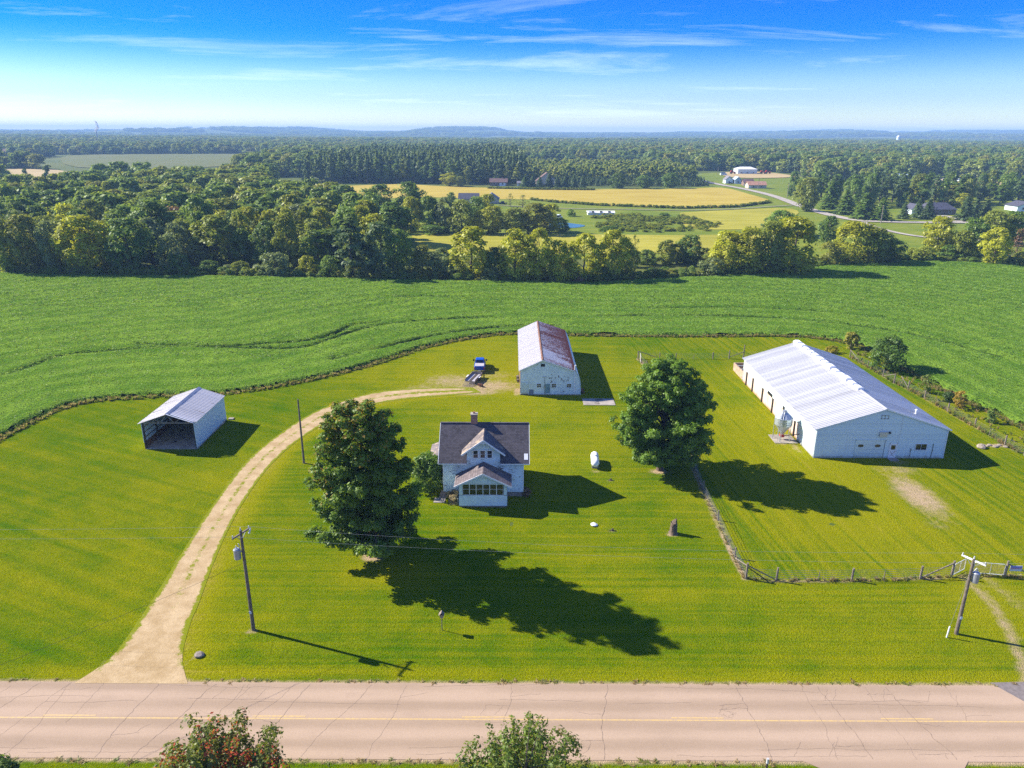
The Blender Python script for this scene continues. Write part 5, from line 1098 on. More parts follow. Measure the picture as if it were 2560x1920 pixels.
part('meter_box', MB().box(5.14, 5.34, OY0-.14, OY0-.005, 1.15, 1.62).tube((5.24, OY0-.05, 1.6), (5.24, OY0-.05, 3.1), .03).tube((5.24, OY0-.05, 1.15), (5.30, OY0-.05, .1), .03).box(4.9, 5.6, OY0-.06, OY0-.02, 3.05, 3.12), 'grey_metal', ob)
part('vent_pipe', MB().tube((9.98, OY0-.18, .4), (9.98, OY0-.18, 5.0), .065, .065, 10).tube((9.98, OY0-.18, 5.0), (10.2, OY0-.18, 5.12), .065, .065, 10), 'white_trim', ob)
part('clutter', MB().box(.75, 1.2, 118.2, 118.9, 0, .8).box(.85, 1.15, 117.4, 117.8, .0, .5).tube((.9, 118, 0), (1.1, 118.1, 1.5), .04), 'wood_grey', ob)
sl_ = thing('concrete_slab', 'cracked pale concrete slab at the right corner of the old barn', 'slab', (13.6, 107.8, 0))
for xa, xb in ((11.15, 13.55), (13.6, 16.1)): part('slab', MB().box(xa, xb, 106.5, 109.4, -.1, .08), 'concrete', sl_)
part('debris', MB().bar((13.2, 108.7, .12), (14.4, 109.0, .12), .15, .06).bar((12.9, 107.3, .12), (13.7, 107.2, .12), .1, .05), 'wood_dark', sl_)

# ------------------------------------------------------------------ open machine shed on the left
ms = thing('open_shed', 'white metal shed with open front and trussed gable left of the driveway', 'shed', (-45.3, 94.4, 0))
SX0, SX1, SY0, SY1, SE, SRX, SRZ = -48.75, -41.8, 89.2, 99.7, 3.80, -45.28, 5.02
def wallsheet(parent, nm, a, b, z0, z1, th=.04, mat='sheet_wall', step=.46):
    v = MB().bar((*a, (z0+z1)/2), (*b, (z0+z1)/2), th, z1-z0); d = Vector((b[0]-a[0], b[1]-a[1], 0)); L = d.length; d.normalize(); n_ = Vector((d.y, -d.x, 0))
    k = int(L/step)
    for i in range(k+1): p = Vector((*a, 0))+d*(i*L/k)+n_*(th/2+.008); v.bar((p.x, p.y, z0), (p.x+1e-4, p.y, z1), .03, .03)
    return part(nm, v, mat, parent)
wallsheet(ms, 'wall', (SX1, SY1), (SX1, SY0), .10, SE, mat='sheet_wall'); wallsheet(ms, 'wall', (SX0, SY0), (SX0, SY1), .9, SE)
bw = MB().prism([(SX0+.05, .1), (SX1-.05, .1), (SX1-.05, SE), (SRX, SRZ-.06), (SX0+.05, SE)], 'y', SY1-.06, SY1); part('rear_wall', bw, 'sheet_wall', ms)
part('skirt_board', MB().box(SX0+.03, SX0+.1, SY0, SY1, 0, 1.0), 'rust_brown', ms); part('sill_board', MB().box(SX1-.06, SX1+.05, SY0, SY1, 0, .14), 'wood_grey', ms)
for i in range(4):
    yy = SY0+.1+i*3.4; part('post', MB().box(SX0+.06, SX0+.22, yy, yy+.16, 0, SE-.05), 'wood_dark', ms); part('post', MB().box(SX1-.22, SX1-.06, yy, yy+.16, 0, SE-.05), 'wood_dark', ms)
for zz in (1.5, 2.2, 2.9): part('girt', MB().box(SX0+.04, SX0+.09, SY0+.2, SY1-.1, zz, zz+.12), 'wood_grey', ms)
for yy in (SY0+.05, SY0+3.5, SY0+7.0):
    tm = MB().bar((SX0, yy, SE-.05), (SX1, yy, SE-.05), .05, .14).bar((SX0, yy, SE), (SRX, yy, SRZ-.12), .05, .14).bar((SX1, yy, SE), (SRX, yy, SRZ-.12), .05, .14)
    for a, b in (((SRX-1.9, SE-.05), (SRX-1.7, SE+.5)), ((SRX-.9, SE-.05), (SRX-1.7, SE+.5)), ((SRX-.9, SE-.05), (SRX, SRZ-.15)), ((SRX+.9, SE-.05), (SRX, SRZ-.15)), ((SRX+.9, SE-.05), (SRX+1.7, SE+.5))): tm.bar((a[0], yy, a[1]), (b[0], yy, b[1]), .05, .09)
    part('truss', tm, 'pale_wood', ms)
panel_roof(ms, 'roof_sheet', 'sheet_galv', SY0-.25, SY1+.15, SX0-.35, SE-.12, SRX, SRZ, w=.86, jit=.008); panel_roof(ms, 'roof_sheet', 'sheet_galv', SY0+.35, SY1+.15, SX1+.2, SE-.06, SRX, SRZ, w=.86, jit=.008)
part('ridge_cap', MB().prism([(SRX-.16, SRZ-.02), (SRX, SRZ+.09), (SRX+.34, SRZ-.06), (SRX, SRZ+.04)], 'y', SY0-.1, SY1+.2), 'grey_metal', ms)
up = Vector((SX1-SRX, 0, SE-SRZ)).normalized()
for k, (yy, s0, s1, m_) in enumerate(((SY0-.16, .1, 3.75, 'white_trim'), (SY0+.22, .5, 3.6, 'white_trim'))): a = Vector((SRX, yy, SRZ+.07))+up*s0; b = Vector((SRX, yy, SRZ+.07))+up*s1; part('loose_trim', MB().bar(a, b, .16, .03), m_, ms)
a = Vector((SRX, SY0-.05, SRZ+.10))+up*3.3; b = Vector((SRX, SY0-.35, SRZ+.10))+up*4.6; part('loose_board', MB().bar(a, b, .12, .04), 'grey_door', ms)
part('shed_floor', MB().box(SX0+.1, SX1-.08, SY0+.0, SY1-.1, -.05, .09), 'concrete', ms)
rg = random.Random(8)
for i in range(16):
    x_, y_ = rg.uniform(SX0+1.2, SX1-.5), rg.uniform(SY0+.8, SY1-1.5); an = rg.uniform(0, 3.14); L = rg.uniform(.3, 1.1)
    o = part('scrap_board', MB().bar((x_-L/2*math.cos(an), y_-L/2*math.sin(an), .12), (x_+L/2*math.cos(an), y_+L/2*math.sin(an), .12+rg.uniform(0, .05)), rg.uniform(.08, .25), .05), rg.choice(['wood_dark', 'black', 'wood_grey']), ms)
part('straw_heap', MB().lathe([(1.3, .08), (.9, .45), (.3, .7), (0, .75)], (-42.9, 98.2, 0), 12), 'wood_tan', ms)
tag(part('corner_block', MB().box(-41.6, -40.9, 99.8, 100.4, -.05, .16), 'concrete'), 'small pale concrete block at the back corner of the open shed', 'block')

# ------------------------------------------------------------------ the specimen trees
def rprof(pts): 
    tx = [p[0] for p in pts]; ty = [p[1] for p in pts]; return lambda t: np.interp(t, tx, ty)
tipred = lambda c, rng: (rng.rand(len(c)) < 0.32*np.clip((c[:, 2]-12)/6, 0, 1)+.10*(c[:, 0] < -2.2)*(c[:, 2] > 8)).astype(float)*0.75
def limb_tree(seed, H, Rm, prof, nl, leaf, per, r0, lean, tint=None, z_low=.16, rise=.55):
    rng = np.random.RandomState(seed); cs = []; rr = []
    for i in range(nl):
        t = (i+rng.rand())/nl; zt = H*(z_low+(1-z_low)*t**.92); az = i*2.399+rng.normal()*.35; R_ = Rm*float(prof(zt/H))*(.72+.36*rng.rand()); zb = max(H*.11, zt-rise*R_*(.7+.6*rng.rand())); k = max(4, int(R_*1.7)+3)
        for j in range(k):
            s_ = .30+.70*j/(k-1); q = R_*s_; zz_ = zb+(zt-zb)*s_**.8; la = rng.normal()*.16*R_*(1.15-s_*.75); tt = zz_/H
            cs.append((q*math.cos(az)-la*math.sin(az)+lean[0]*tt**1.5, q*math.sin(az)+la*math.cos(az)+lean[1]*tt**1.5, zz_+rng.normal()*.18)); rr.append((.50+.34*rng.rand())*(1.12-.42*s_))
    cs = np.array(cs); rr = np.array(rr); v, f, at = crown(rng, cs, rr, per, leaf, .85, .45, tint, core=np.array([lean[0]*.4, lean[1]*.4, H*.42])); me = mesh_np('crown', v, f, at); me.materials.append(M['foliage'])
    return me, to_mesh(limb_mesh(rng, H, r0, cs, 60, .10, lean), 'trunk', 'bark')
cm_, tm_ = limb_tree(107, 17.4, 6.0, rprof([(.12, .62), (.20, .95), (.28, 1.0), (.36, .92), (.44, .78), (.52, .84), (.60, .84), (.68, .74), (.78, .64), (.88, .54), (.95, .44), (1, .26)]), 104, .21, 105, .42, (.1, -4.4), tipred)
t1 = thing('maple_tree', 'tall dark green maple with ragged bronze-tipped crown left of the farmhouse', 'tree', (-13.8, 63.9, 0)); set_tree(t1, cm_, tm_, (0.148, 0.262, 0.016), [0.42, 0.23, 0.02])
cm_, tm_ = limb_tree(102, 14.6, 6.1, rprof([(.12, .55), (.20, .84), (.32, .98), (.48, 1.0), (.62, .95), (.76, .82), (.88, .62), (1, .28)]), 125, .20, 100, .38, (0, -1.2), None, .15)
t2 = thing('maple_tree', 'round dense green maple between the farmhouse and the livestock barn', 'tree', (18.6, 83.5, 0)); set_tree(t2, cm_, tm_, (0.146, 0.262, 0.018))
spire = lambda c, rng: ((rng.rand(len(c)) < .42) & (np.sin(c[:, 0]*2.1+1)*np.sin(c[:, 2]*2.4)+np.sin(c[:, 1]*1.7) > .15)).astype(float)*.9
def shoots(seed, H, Rm, n, leaf, tint, col, tcol, loc, label, cone=(1.7, .52)):
    rng = np.random.RandomState(seed); cs = []; rr = []
    for i in range(n):
        a = rng.rand()*6.283; q = math.sqrt(rng.rand())*Rm; hz = H*(1-(q/Rm)**cone[0]*cone[1])*(.90+.14*rng.rand()); zb = hz*.45; k = 9
        for j in range(k): t = j/(k-1); cs.append((q*math.cos(a)*(.55+.45*t), q*math.sin(a)*(.55+.45*t), zb+(hz-zb)*t)); rr.append(.52*(1-.72*t)+.10)
    for i in range(90): a = rng.rand()*6.283; q = Rm*(.55+.5*rng.rand()); cs.append((q*math.cos(a), q*math.sin(a), H*(.25+.3*rng.rand()))); rr.append(.6)
    v, f, at = crown(rng, np.array(cs), np.array(rr), 42, leaf, 1.0, .35, tint, core=np.array([0, 0, H*.4])); me = mesh_np('crown', v, f, at); me.materials.append(M['foliage'])
    t_ = thing('young_tree', label, 'tree', loc); set_tree(t_, me, to_mesh(limb_mesh(rng, H, .14, np.array(cs), 30, .2), 'trunk', 'bark'), col, tcol)
shoots(201, 8.4, 4.1, 84, .15, spire, (0.15, 0.185, 0.022), [0.62, 0.055, 0.03], (-18.0, 33.6, 0), 'young tree turning red at the bottom edge left of centre', (.75, .66))
shoots(202, 7.0, 4.2, 34, .15, lambda c, rng: (rng.rand(len(c)) < .10).astype(float)*.6, (0.14, 0.21, 0.022), [0.36, 0.2, 0.06], (0.9, 33.8, 0), 'green young tree at the bottom edge near the middle', (1.3, .42))
cm_, tm_ = broadleaf(203, H=2.5, Rm=1.5, K=60, per=60, leaf=.16, z0=.02, peak=.3, limbs=5); t_ = thing('dark_shrub', 'dark green shrub cut off at the bottom left corner', 'shrub', (-32.3, 35.5, 0)); set_tree(t_, cm_, tm_, FC['D'])
cm_, tm_ = broadleaf(204, H=4.6, Rm=2.1, K=90, per=70, leaf=.20, z0=.10, peak=.5, limbs=8); t_ = thing('lilac_bush', 'small light green tree against the left end of the farmhouse', 'tree', (-9.9, 77.6, 0)); set_tree(t_, cm_, tm_, (0.12, 0.22, 0.02))
for i, (x_, y_, h_, w_, c_, lb) in enumerate(((66.9, 124.8, 6.3, 6.4, (0.111, 0.204, 0.027), 'rounded green tree on the fence line right of the livestock barn'), (66.6, 138.7, 3.4, 3.0, (0.340, 0.323, 0.034), 'yellow-green bush at the far end of the east fence'), (61.9, 136.0, 1.3, 2.4, (0.408, 0.340, 0.025), 'low yellow bush behind the livestock barn roof'), (67.7, 113.2, 3.1, 2.0, (0.187, 0.255, 0.034), 'slim green bush on the east fence beside a post'), (69.3, 106.2, 2.7, 2.3, (0.425, 0.289, 0.025), 'golden yellow bush between the east fence and the beans'), (69.1, 109.0, 1.6, 2.0, (0.085, 0.153, 0.034), 'low dark bush just beyond the golden bush'), (70.3, 100.2, 1.8, 1.8, (0.170, 0.255, 0.034), 'small green bush nearest the camera along the east fence'), (51.5, 127.5, 2.2, 3.6, (0.204, 0.272, 0.020), 'bright green bush showing over the back of the livestock barn roof'), (-6.6, 75.0, 1.3, 1.7, (0.510, 0.391, 0.204), 'dry straw-coloured bush at the left side of the porch'), (1.75, 76.4, 1.0, 1.1, (0.272, 0.170, 0.085), 'brown dead bush at the right corner of the farmhouse'), (11.3, 112.2, .8, 1.0, (0.289, 0.153, 0.102), 'reddish weed clump at the corner of the old barn'))):
    cm_, tm_ = broadleaf(300+i, H=h_, Rm=w_/2, K=max(26, int(46*w_/3)), per=60, leaf=.13 if w_ < 3 else .24, z0=.06, peak=.42, limbs=6); t_ = thing('bush' if w_ < 5 else 'locust_tree', lb, 'bush' if w_ < 5 else 'tree', (x_, y_, 0)); set_tree(t_, cm_, tm_, c_)

# ------------------------------------------------------------------ pickup and trailer
pk_ = thing('pickup_truck', 'blue pickup truck with pale bed cover parked on the grass left of the old barn', 'truck', (-5.74, 124.9, 0))
def car_shell(sections, mb=None):
    """sections: (y, [(x,z)...]) outlines from rear to front, lofted"""
    mb = mb or MB(); n = len(sections[0][1]); vs = []
    for y_, o in sections: vs += [(x_, y_, z_) for x_, z_ in o]
    fs = [(k*n+i, k*n+(i+1) % n, (k+1)*n+(i+1) % n, (k+1)*n+i) for k in range(len(sections)-1) for i in range(n)]
    fs += [tuple(range(n))[::-1], tuple(range((len(sections)-1)*n, len(sections)*n))]; return mb.add(vs, fs)
cxp = -5.74
def outl(w, z0, z1, r=.12): return [(cxp-w+r*.4, z0), (cxp+w-r*.4, z0), (cxp+w, z0+r), (cxp+w, z1-r), (cxp+w-r, z1), (cxp-w+r, z1), (cxp-w, z1-r), (cxp-w, z0+r)]
bd = car_shell([(122.25, outl(.90, .50, 1.22)), (122.4, outl(.93, .45, 1.27)), (124.5, outl(.94, .42, 1.28)), (126.2, outl(.94, .42, 1.26)), (127.2, outl(.92, .42, 1.18)), (127.75, outl(.86, .48, 1.02))]); part('body', bd, 'blue_paint', pk_)
def cabo(w, z0, z1, wt): return [(cxp-w, z0), (cxp+w, z0), (cxp+w, z0+.02), (cxp+wt, z1-.06), (cxp+wt-.1, z1), (cxp-wt+.1, z1), (cxp-wt, z1-.06), (cxp-w, z0+.02)]
part('cab', car_shell([(124.15, cabo(.86, 1.2, 1.32, .84)), (124.32, cabo(.86, 1.2, 1.88, .70)), (124.8, cabo(.87, 1.2, 1.93, .72)), (125.7, cabo(.87, 1.2, 1.90, .72)), (126.35, cabo(.86, 1.15, 1.22, .84))]), 'blue_paint', pk_)
part('rear_window', MB().hexa([(cxp-.62, 124.13, 1.38), (cxp+.62, 124.13, 1.38), (cxp+.62, 124.2, 1.38), (cxp-.62, 124.2, 1.38)], [(cxp-.56, 124.27, 1.80), (cxp+.56, 124.27, 1.80), (cxp+.56, 124.36, 1.80), (cxp-.56, 124.36, 1.80)]), 'dark_glass', pk_)
part('windscreen', MB().hexa([(cxp-.76, 126.38, 1.26), (cxp+.76, 126.38, 1.26), (cxp+.76, 126.3, 1.26), (cxp-.76, 126.3, 1.26)], [(cxp-.64, 125.82, 1.86), (cxp+.64, 125.82, 1.86), (cxp+.64, 125.7, 1.86), (cxp-.64, 125.7, 1.86)]), 'dark_glass', pk_)
for s in (-1, 1): part('side_window', MB().hexa([(cxp+s*.885, 124.5, 1.34), (cxp+s*.885, 125.9, 1.34), (cxp+s*.85, 125.9, 1.34), (cxp+s*.85, 124.5, 1.34)], [(cxp+s*.76, 124.55, 1.80), (cxp+s*.76, 125.6, 1.80), (cxp+s*.70, 125.6, 1.80), (cxp+s*.70, 124.55, 1.80)]), 'dark_glass', pk_)
part('bed_cover', MB().box(cxp-.80, cxp+.80, 122.36, 124.1, 1.25, 1.33), 'tonneau', pk_); part('tailgate', MB().box(cxp-.74, cxp+.74, 122.20, 122.26, .72, 1.24), 'blue_paint', pk_)
bmp = part('rear_bumper', MB().box(cxp-.90, cxp+.90, 122.08, 122.26, .45, .66), 'chrome', pk_); part('number_plate', MB().box(cxp-.16, cxp+.16, 122.06, 122.079, .5, .62), 'white_trim', bmp)
for s in (-1, 1):
    part('tail_light', MB().box(cxp+s*.83-.07, cxp+s*.83+.07, 122.19, 122.27, .75, 1.15), 'red_light', pk_); m_ = part('mirror', MB().box(cxp+s*1.16-.11, cxp+s*1.16+.11, 125.75, 125.9, 1.18, 1.52), 'black', pk_); part('mirror_arm', MB().bar((cxp+s*.86, 125.85, 1.3), (cxp+s*1.08, 125.83, 1.33), .06, .05), 'black', m_)
    for yy in (123.3, 126.7): w_ = part('wheel', MB().tube((cxp+s*.74, yy, .37), (cxp+s*.96, yy, .37), .37, .37, 18), 'tyre', pk_); part('rim', MB().tube((cxp+s*.90, yy, .37), (cxp+s*.968, yy, .37), .21, .2, 12), 'chrome', w_)
ut = thing('utility_trailer', 'flat utility trailer with mesh ramp lowered behind the blue pickup', 'trailer', (-6.55, 118.3, 0)); ang = R(-15)
def tp(a, b, z_): c_, s_ = math.cos(ang), math.sin(ang); return (-6.55+a*c_-b*s_, 118.3+a*s_+b*c_, z_)
def tbox(mb, a0, a1, b0, b1, z0, z1): return mb.hexa([tp(a0, b0, z0), tp(a1, b0, z0), tp(a1, b1, z0), tp(a0, b1, z0)], [tp(a0, b0, z1), tp(a1, b0, z1), tp(a1, b1, z1), tp(a0, b1, z1)])
for i in range(9): part('deck_plank', tbox(MB(), -.85+i*.19, -.85+i*.19+.18, -1.9, 2.0, .50, .55), 'tonneau' if i not in (3, 4, 5) else 'wood_dark', ut)
part('frame', tbox(tbox(tbox(tbox(MB(), -.92, -.85, -1.95, 2.05, .4, .85), .87, .94, -1.95, 2.05, .4, .85), -.92, .94, 2.0, 2.07, .4, .95), -.92, .94, -1.97, -1.9, .4, .56), 'pale_wood', ut); part('drawbar', MB().bar(tp(-.5, 2.05, .45), tp(0.1, 3.6, .45), .08, .1).bar(tp(.55, 2.05, .45), tp(0.1, 3.6, .45), .08, .1), 'grey_metal', ut)
rp = MB()
for i in range(9): rp.bar(tp(-.85+i*.215, -1.95, .5), tp(-.85+i*.215, -3.35, .04), .04, .04)
for i in range(5): t_ = i/4; rp.bar(tp(-.88, -1.95-1.4*t_, .5-.46*t_), tp(.9, -1.95-1.4*t_, .5-.46*t_), .04, .04)
part('ramp', rp, 'pale_wood', ut)
for s in (-1, 1): part('fender', tbox(MB(), s*1.06-.13, s*1.06+.13, -.55, .55, .72, .77), 'guard_white', ut); a_, b_ = tp(s*.98, 0, .33), tp(s*1.16, 0, .33); w_ = part('wheel', MB().tube(a_, b_, .33, .33, 16), 'tyre', ut); part('rim', MB().tube(tp(s*1.1, 0, .33), tp(s*1.17, 0, .33), .17, .16, 10), 'chrome', w_)
jm = thing('scrap_heap', 'small rusty heap of scrap beside the trailer ramp', 'scrap', (-5.3, 115.2, 0)); part('frame', MB().bar((-5.7, 115.4, .3), (-4.9, 115.0, .35), .2, .3).bar((-5.5, 115.0, .15), (-4.8, 115.4, .2), .1, .1), 'rust_brown', jm); part('wheel', MB().tube((-5.5, 115.5, .25), (-5.35, 115.45, .25), .25, .25, 14), 'tyre', jm); part('wheel', MB().tube((-5.0, 114.9, .18), (-4.85, 114.85, .18), .18, .18, 14), 'tyre', jm)

# ------------------------------------------------------------------ yard things
pt_ = thing('propane_tank', 'white propane tank lying on the lawn right of the farmhouse', 'tank', (10.6, 85.0, 0)); an = R(86); d_ = Vector((math.cos(an), math.sin(an), 0)); ctr = Vector((10.6, 85.0, .78))
tk = MB(); prev = None
prf = [(-1.65, .02), (-1.62, .2), (-1.5, .38), (-1.3, .49), (-1.1, .52), (1.1, .52), (1.3, .49), (1.5, .38), (1.62, .2), (1.65, .02)]
for (a, ra), (b, rb) in zip(prf[:-1], prf[1:]): tk.tube(ctr+d_*a, ctr+d_*b, ra, rb, 20, False)
part('vessel', tk, 'tank_white', pt_, smooth=True); part('dome', MB().tube(ctr+Vector((0, 0, .5)), ctr+Vector((0, 0, .68)), .2, .17, 14), 'tank_white', pt_); part('gauge', MB().tube(ctr+d_*.35+Vector((.1, 0, .48)), ctr+d_*.35+Vector((.1, 0, .58)), .06), 'grey_metal', pt_)
for s in (-1, 1): p = ctr+d_*s; part('saddle', MB().box(p.x-.4, p.x+.4, p.y-.1, p.y+.1, 0, .35), 'concrete', pt_)
st_ = thing('tree_stump', 'tall weathered tree stump with a slanting broken top on the lawn', 'stump', (17.1, 68.1, 0)); rng_ = np.random.RandomState(5); sm = MB(); n_ = 14; hs2 = [0, .15, .5, .9, 1.3, 1.62]; vs = []
for j, h in enumerate(hs2):
    for i in range(n_): a = 6.283*i/n_; r_ = (.52 if j == 0 else .44-.03*j)*(1+.12*math.sin(3*a+1)+rng_.normal()*.05); z_ = h if j < 5 else 1.25+.33*math.cos(a-.6)+.15*rng_.rand(); vs.append((17.1+r_*math.cos(a), 68.1+r_*math.sin(a), z_))
sm.add(vs, [(j*n_+i, j*n_+(i+1) % n_, (j+1)*n_+(i+1) % n_, (j+1)*n_+i) for j in range(5) for i in range(n_)]+[tuple(range(5*n_, 6*n_))]); part('trunk', sm, 'bark', st_); part('spike', MB().tube((17.25, 68.05, 1.1), (17.35, 68.0, 1.85), .12, .03, 6), 'wood_dark', st_)
def rock(name, x_, y_, r_, label, mat='stone', grp=None, zs=.5):
    bm = bmesh.new(); bmesh.ops.create_icosphere(bm, subdivisions=2, radius=r_); rr_ = random.Random(int(x_*100+y_*7)); off = Vector((rr_.random()*9, rr_.random()*9, rr_.random()*9))
    from mathutils import noise as mn
    for v in bm.verts: v.co *= 1+.35*mn.noise(v.co*1.8/r_*.5+off); v.co.z *= zs
    me = bpy.data.meshes.new(name); bm.to_mesh(me); bm.free(); me.materials.append(M[mat]); o = bpy.data.objects.new(name, me); link(o); o.location = (x_, y_, r_*.25); tag(o, label, 'rock', grp)
rock('white_stone', 8.9, 69.7, .42, 'flat white stone on the lawn right of the porch', 'guard_white', None, .35); rock('boulder', -25.1, 48.7, .38, 'small boulder at the driveway mouth near the left utility pole', 'stone'); rock('boulder', 63.5, 90.9, .62, 'large pale boulder at the right corner of the livestock barn', 'stone')
for i in range(7): rock('field_stone', 64.6+i*.45, 91.4+.35*math.sin(i*2.1), .22+.05*(i % 3), 'small stone in the pile by the east fence', 'stone', 'stones piled by the east fence')
bh = thing('birdhouse', 'small brown birdhouse on a thin post in the front lawn', 'birdhouse', (-5.85, 52.0, 0)); part('post', MB().tube((-5.85, 52, 0), (-5.85, 52, 1.35), .035), 'wood_grey', bh); part('box', MB().box(-5.99, -5.71, 51.84, 52.16, 1.35, 1.62), 'wood_tan', bh); part('roof', MB().prism([(-6.08, 1.60), (-5.85, 1.86), (-5.62, 1.60), (-5.62, 1.63), (-5.85, 1.90), (-6.08, 1.63)], 'y', 51.78, 52.22), 'wood_grey', bh)
mp = thing('marker_post', 'grey marker post on the near verge at the bottom edge', 'post', (17.0, 37.7, 0)); part('shaft', MB().tube((17.0, 37.7, 0), (17.0, 37.7, .95), .07, .07, 10), 'wood_dark', mp); part('cap', MB().tube((17.0, 37.7, .62), (17.0, 37.7, 1.0), .085, .085, 12), 'insulator', mp)
for i, (x_, y_) in enumerate(((10.7, 68.6), (12.0, 80.5))):
    sp_ = thing('root_stub', ('dead root stub in the lawn below the white stone', 'dead root stub in the lawn below the propane tank')[i], 'stump', (x_, y_, 0)); part('stub', MB().tube((x_, y_, 0), (x_+.1, y_, .28), .16, .08, 7), 'wood_dark', sp_)
    for k in range(5): a = k*1.3; part('root', MB().tube((x_, y_, .05), (x_+.5*math.cos(a), y_+.3*math.sin(a), .02), .05, .02, 5), 'wood_dark', sp_)

# ------------------------------------------------------------------ utility poles and wires
def pole(x_, y_, h, label, arm=None, can=None, r=.15, guard=False):
    p = thing('utility_pole', label, 'utility pole', (x_, y_, 0)); part('shaft', MB().tube((x_, y_, -.2), (x_, y_, h), r*1.1, r*.72, 12), 'wood_pole', p)
    if arm:
        ax, ay, L, z_ = arm; d = Vector((ax, ay, 0)).normalized(); c = Vector((x_, y_, z_)); a = part('crossarm', MB().bar(c-d*L/2, c+d*L/2, .10, .12), 'wood_grey' if not guard else 'guard_white', p); part('brace', MB().bar(c-d*L*.3, c-Vector((0, 0, .6)), .03, .04).bar(c+d*L*.3, c-Vector((0, 0, .6)), .03, .04), 'grey_metal', p)
        for s in (-.92, .92): q = c+d*(s*L/2); part('insulator', MB().tube(q+Vector((0, 0, .05)), q+Vector((0, 0, .26)), .055, .04, 8), 'insulator', p)
        part('insulator', MB().tube((x_, y_, h), (x_, y_, h+.22), .06, .04, 8), 'insulator', p)
    if can:
        cx_, cy_, z_ = can; t_ = part('transformer', MB().tube((x_+cx_, y_+cy_, z_), (x_+cx_, y_+cy_, z_+.85), .27, .27, 16).tube((x_+cx_, y_+cy_, z_+.85), (x_+cx_, y_+cy_, z_+.95), .29, .2, 16).bar((x_, y_, z_+.6), (x_+cx_, y_+cy_, z_+.6), .08, .12), 'grey_metal', p); part('bushing', MB().tube((x_+cx_, y_+cy_, z_+.93), (x_+cx_*1.1, y_+cy_, z_+1.2), .05, .04, 8), 'insulator', t_); part('arrester', MB().tube((x_+cx_*.4, y_-.15, z_+1.1), (x_+cx_*.5, y_-.3, z_+1.45), .05, .04, 8), 'insulator', t_)
    return p
p1_ = pole(-21.84, 51.95, 9.6, 'weathered utility pole with crossarm and transformer by the driveway mouth', (.42, .9, 1.9, 9.3), (-.42, -.2, 7.1)); part('number_tag', MB().box(-21.95, -21.75, 51.77, 51.79, 1.75, 2.0), 'sign_pale', p1_); part('cutout', MB().tube((-21.4, 52.5, 9.0), (-21.3, 52.7, 9.4), .08, .05, 8), 'insulator', p1_)
p2_ = pole(37.7, 51.83, 7.35, 'utility pole with pale crossarm and transformer in front of the gate', (-.55, .84, 1.9, 7.2), (.42, -.1, 5.2), guard=True); part('guy_guard', MB().tube((36.63, 51.35, 0), (36.70, 51.37, 1.1), .06, .06, 8), 'guard_white', p2_); part('guy_wire', MB().tube((36.70, 51.37, 1.1), (37.7, 51.83, 6.6), .012, .012, 5), 'wire', p2_); part('number_tag', MB().box(37.6, 37.8, 51.65, 51.67, 1.6, 1.85), 'sign_pale', p2_)
pole(-26.5, 85.05, 8.7, 'bare dark pole without crossarm beside the driveway bend', r=.13)
def wire(pts, sag, label, mat='cable', r=.0065):
    out = []
    for a, b in zip(pts[:-1], pts[1:]):
        a, b = Vector(a), Vector(b)
        for i in range(16): t_ = i/16; p = a.lerp(b, t_); p.z -= sag*4*t_*(1-t_); out.append(p)
    out.append(Vector(pts[-1])); tag(part('power_line', MB().path(out, r, 5), mat), label, 'cable')
wire([(-95, 53.5, 8.6), (-22.2, 51.1, 9.5), (38.1, 51.1, 7.4), (110, 51.5, 8.0)], .55, 'nearer overhead wire running along the road between the two poles'); wire([(-95, 55.0, 8.8), (-21.5, 52.75, 9.5), (37.2, 52.6, 7.4), (110, 53, 8.0)], .70, 'farther overhead wire running along the road between the two poles')
wire([(-21.9, 51.9, 6.6), (-46, 30, 6.2)], .5, 'dark service wire slanting down left from the driveway pole', 'dark_cable', .010); wire([(-21.8, 52.0, 7.4), (2.0, 79.9, 7.2)], .9, 'thin service wire from the driveway pole to the farmhouse roof', 'dark_cable', .006)

# ------------------------------------------------------------------ fences, gates, sign
def fence(name, line, posts, label, h=1.25, wires=5, braces=(), thick=()):
    f = thing(name, label, 'fence', (line[0][0], line[0][1], 0)); L = smooth_line(line, 1)
    for k, (x_, y_, hh) in enumerate(posts): r_ = .11 if hh > 1.3 else (.085 if hh > 1.1 else .04); part('post', MB().tube((x_, y_, -.1), (x_+.02, y_, hh), r_, r_*.9, 8), 'wood_grey', f)
    for w in range(wires):
        z_ = .25+w*(h-.35)/(wires-1); part('strand', MB().path([(p[0], p[1], z_) for p in L], .011, 4), 'wire', f)
    vm = MB()
    for a, b in zip(L[:-1], L[1:]):
        d = math.hypot(b[0]-a[0], b[1]-a[1]); n_ = int(d/.6)
        for i in range(n_): t_ = i/max(n_, 1); vm.tube((a[0]+(b[0]-a[0])*t_, a[1]+(b[1]-a[1])*t_, .2), (a[0]+(b[0]-a[0])*t_, a[1]+(b[1]-a[1])*t_, h-.1), .004, .004, 3, False)
    q = part('mesh_wires', vm, 'wire', f); q['kind'] = 'stuff'
    for a, b in braces: part('brace', MB().tube(a, b, .06, .055, 8), 'wood_grey', f)
    return f
fence('wire_fence', SOUTH[:7], [(22.28, 59.79, 1.75), (25.08, 59.5, 1.45), (29.08, 59.55, 1.0), (32.25, 59.6, 1.35), (35.32, 59.7, 1.0), (38.92, 59.95, 1.4), (42.08, 60.3, 1.75)], 'wire fence along the front of the paddock, left of the gate', braces=(((22.3, 59.8, 1.5), (25.05, 59.5, .12)), ((42.05, 60.3, 1.5), (39.0, 59.95, .12))))
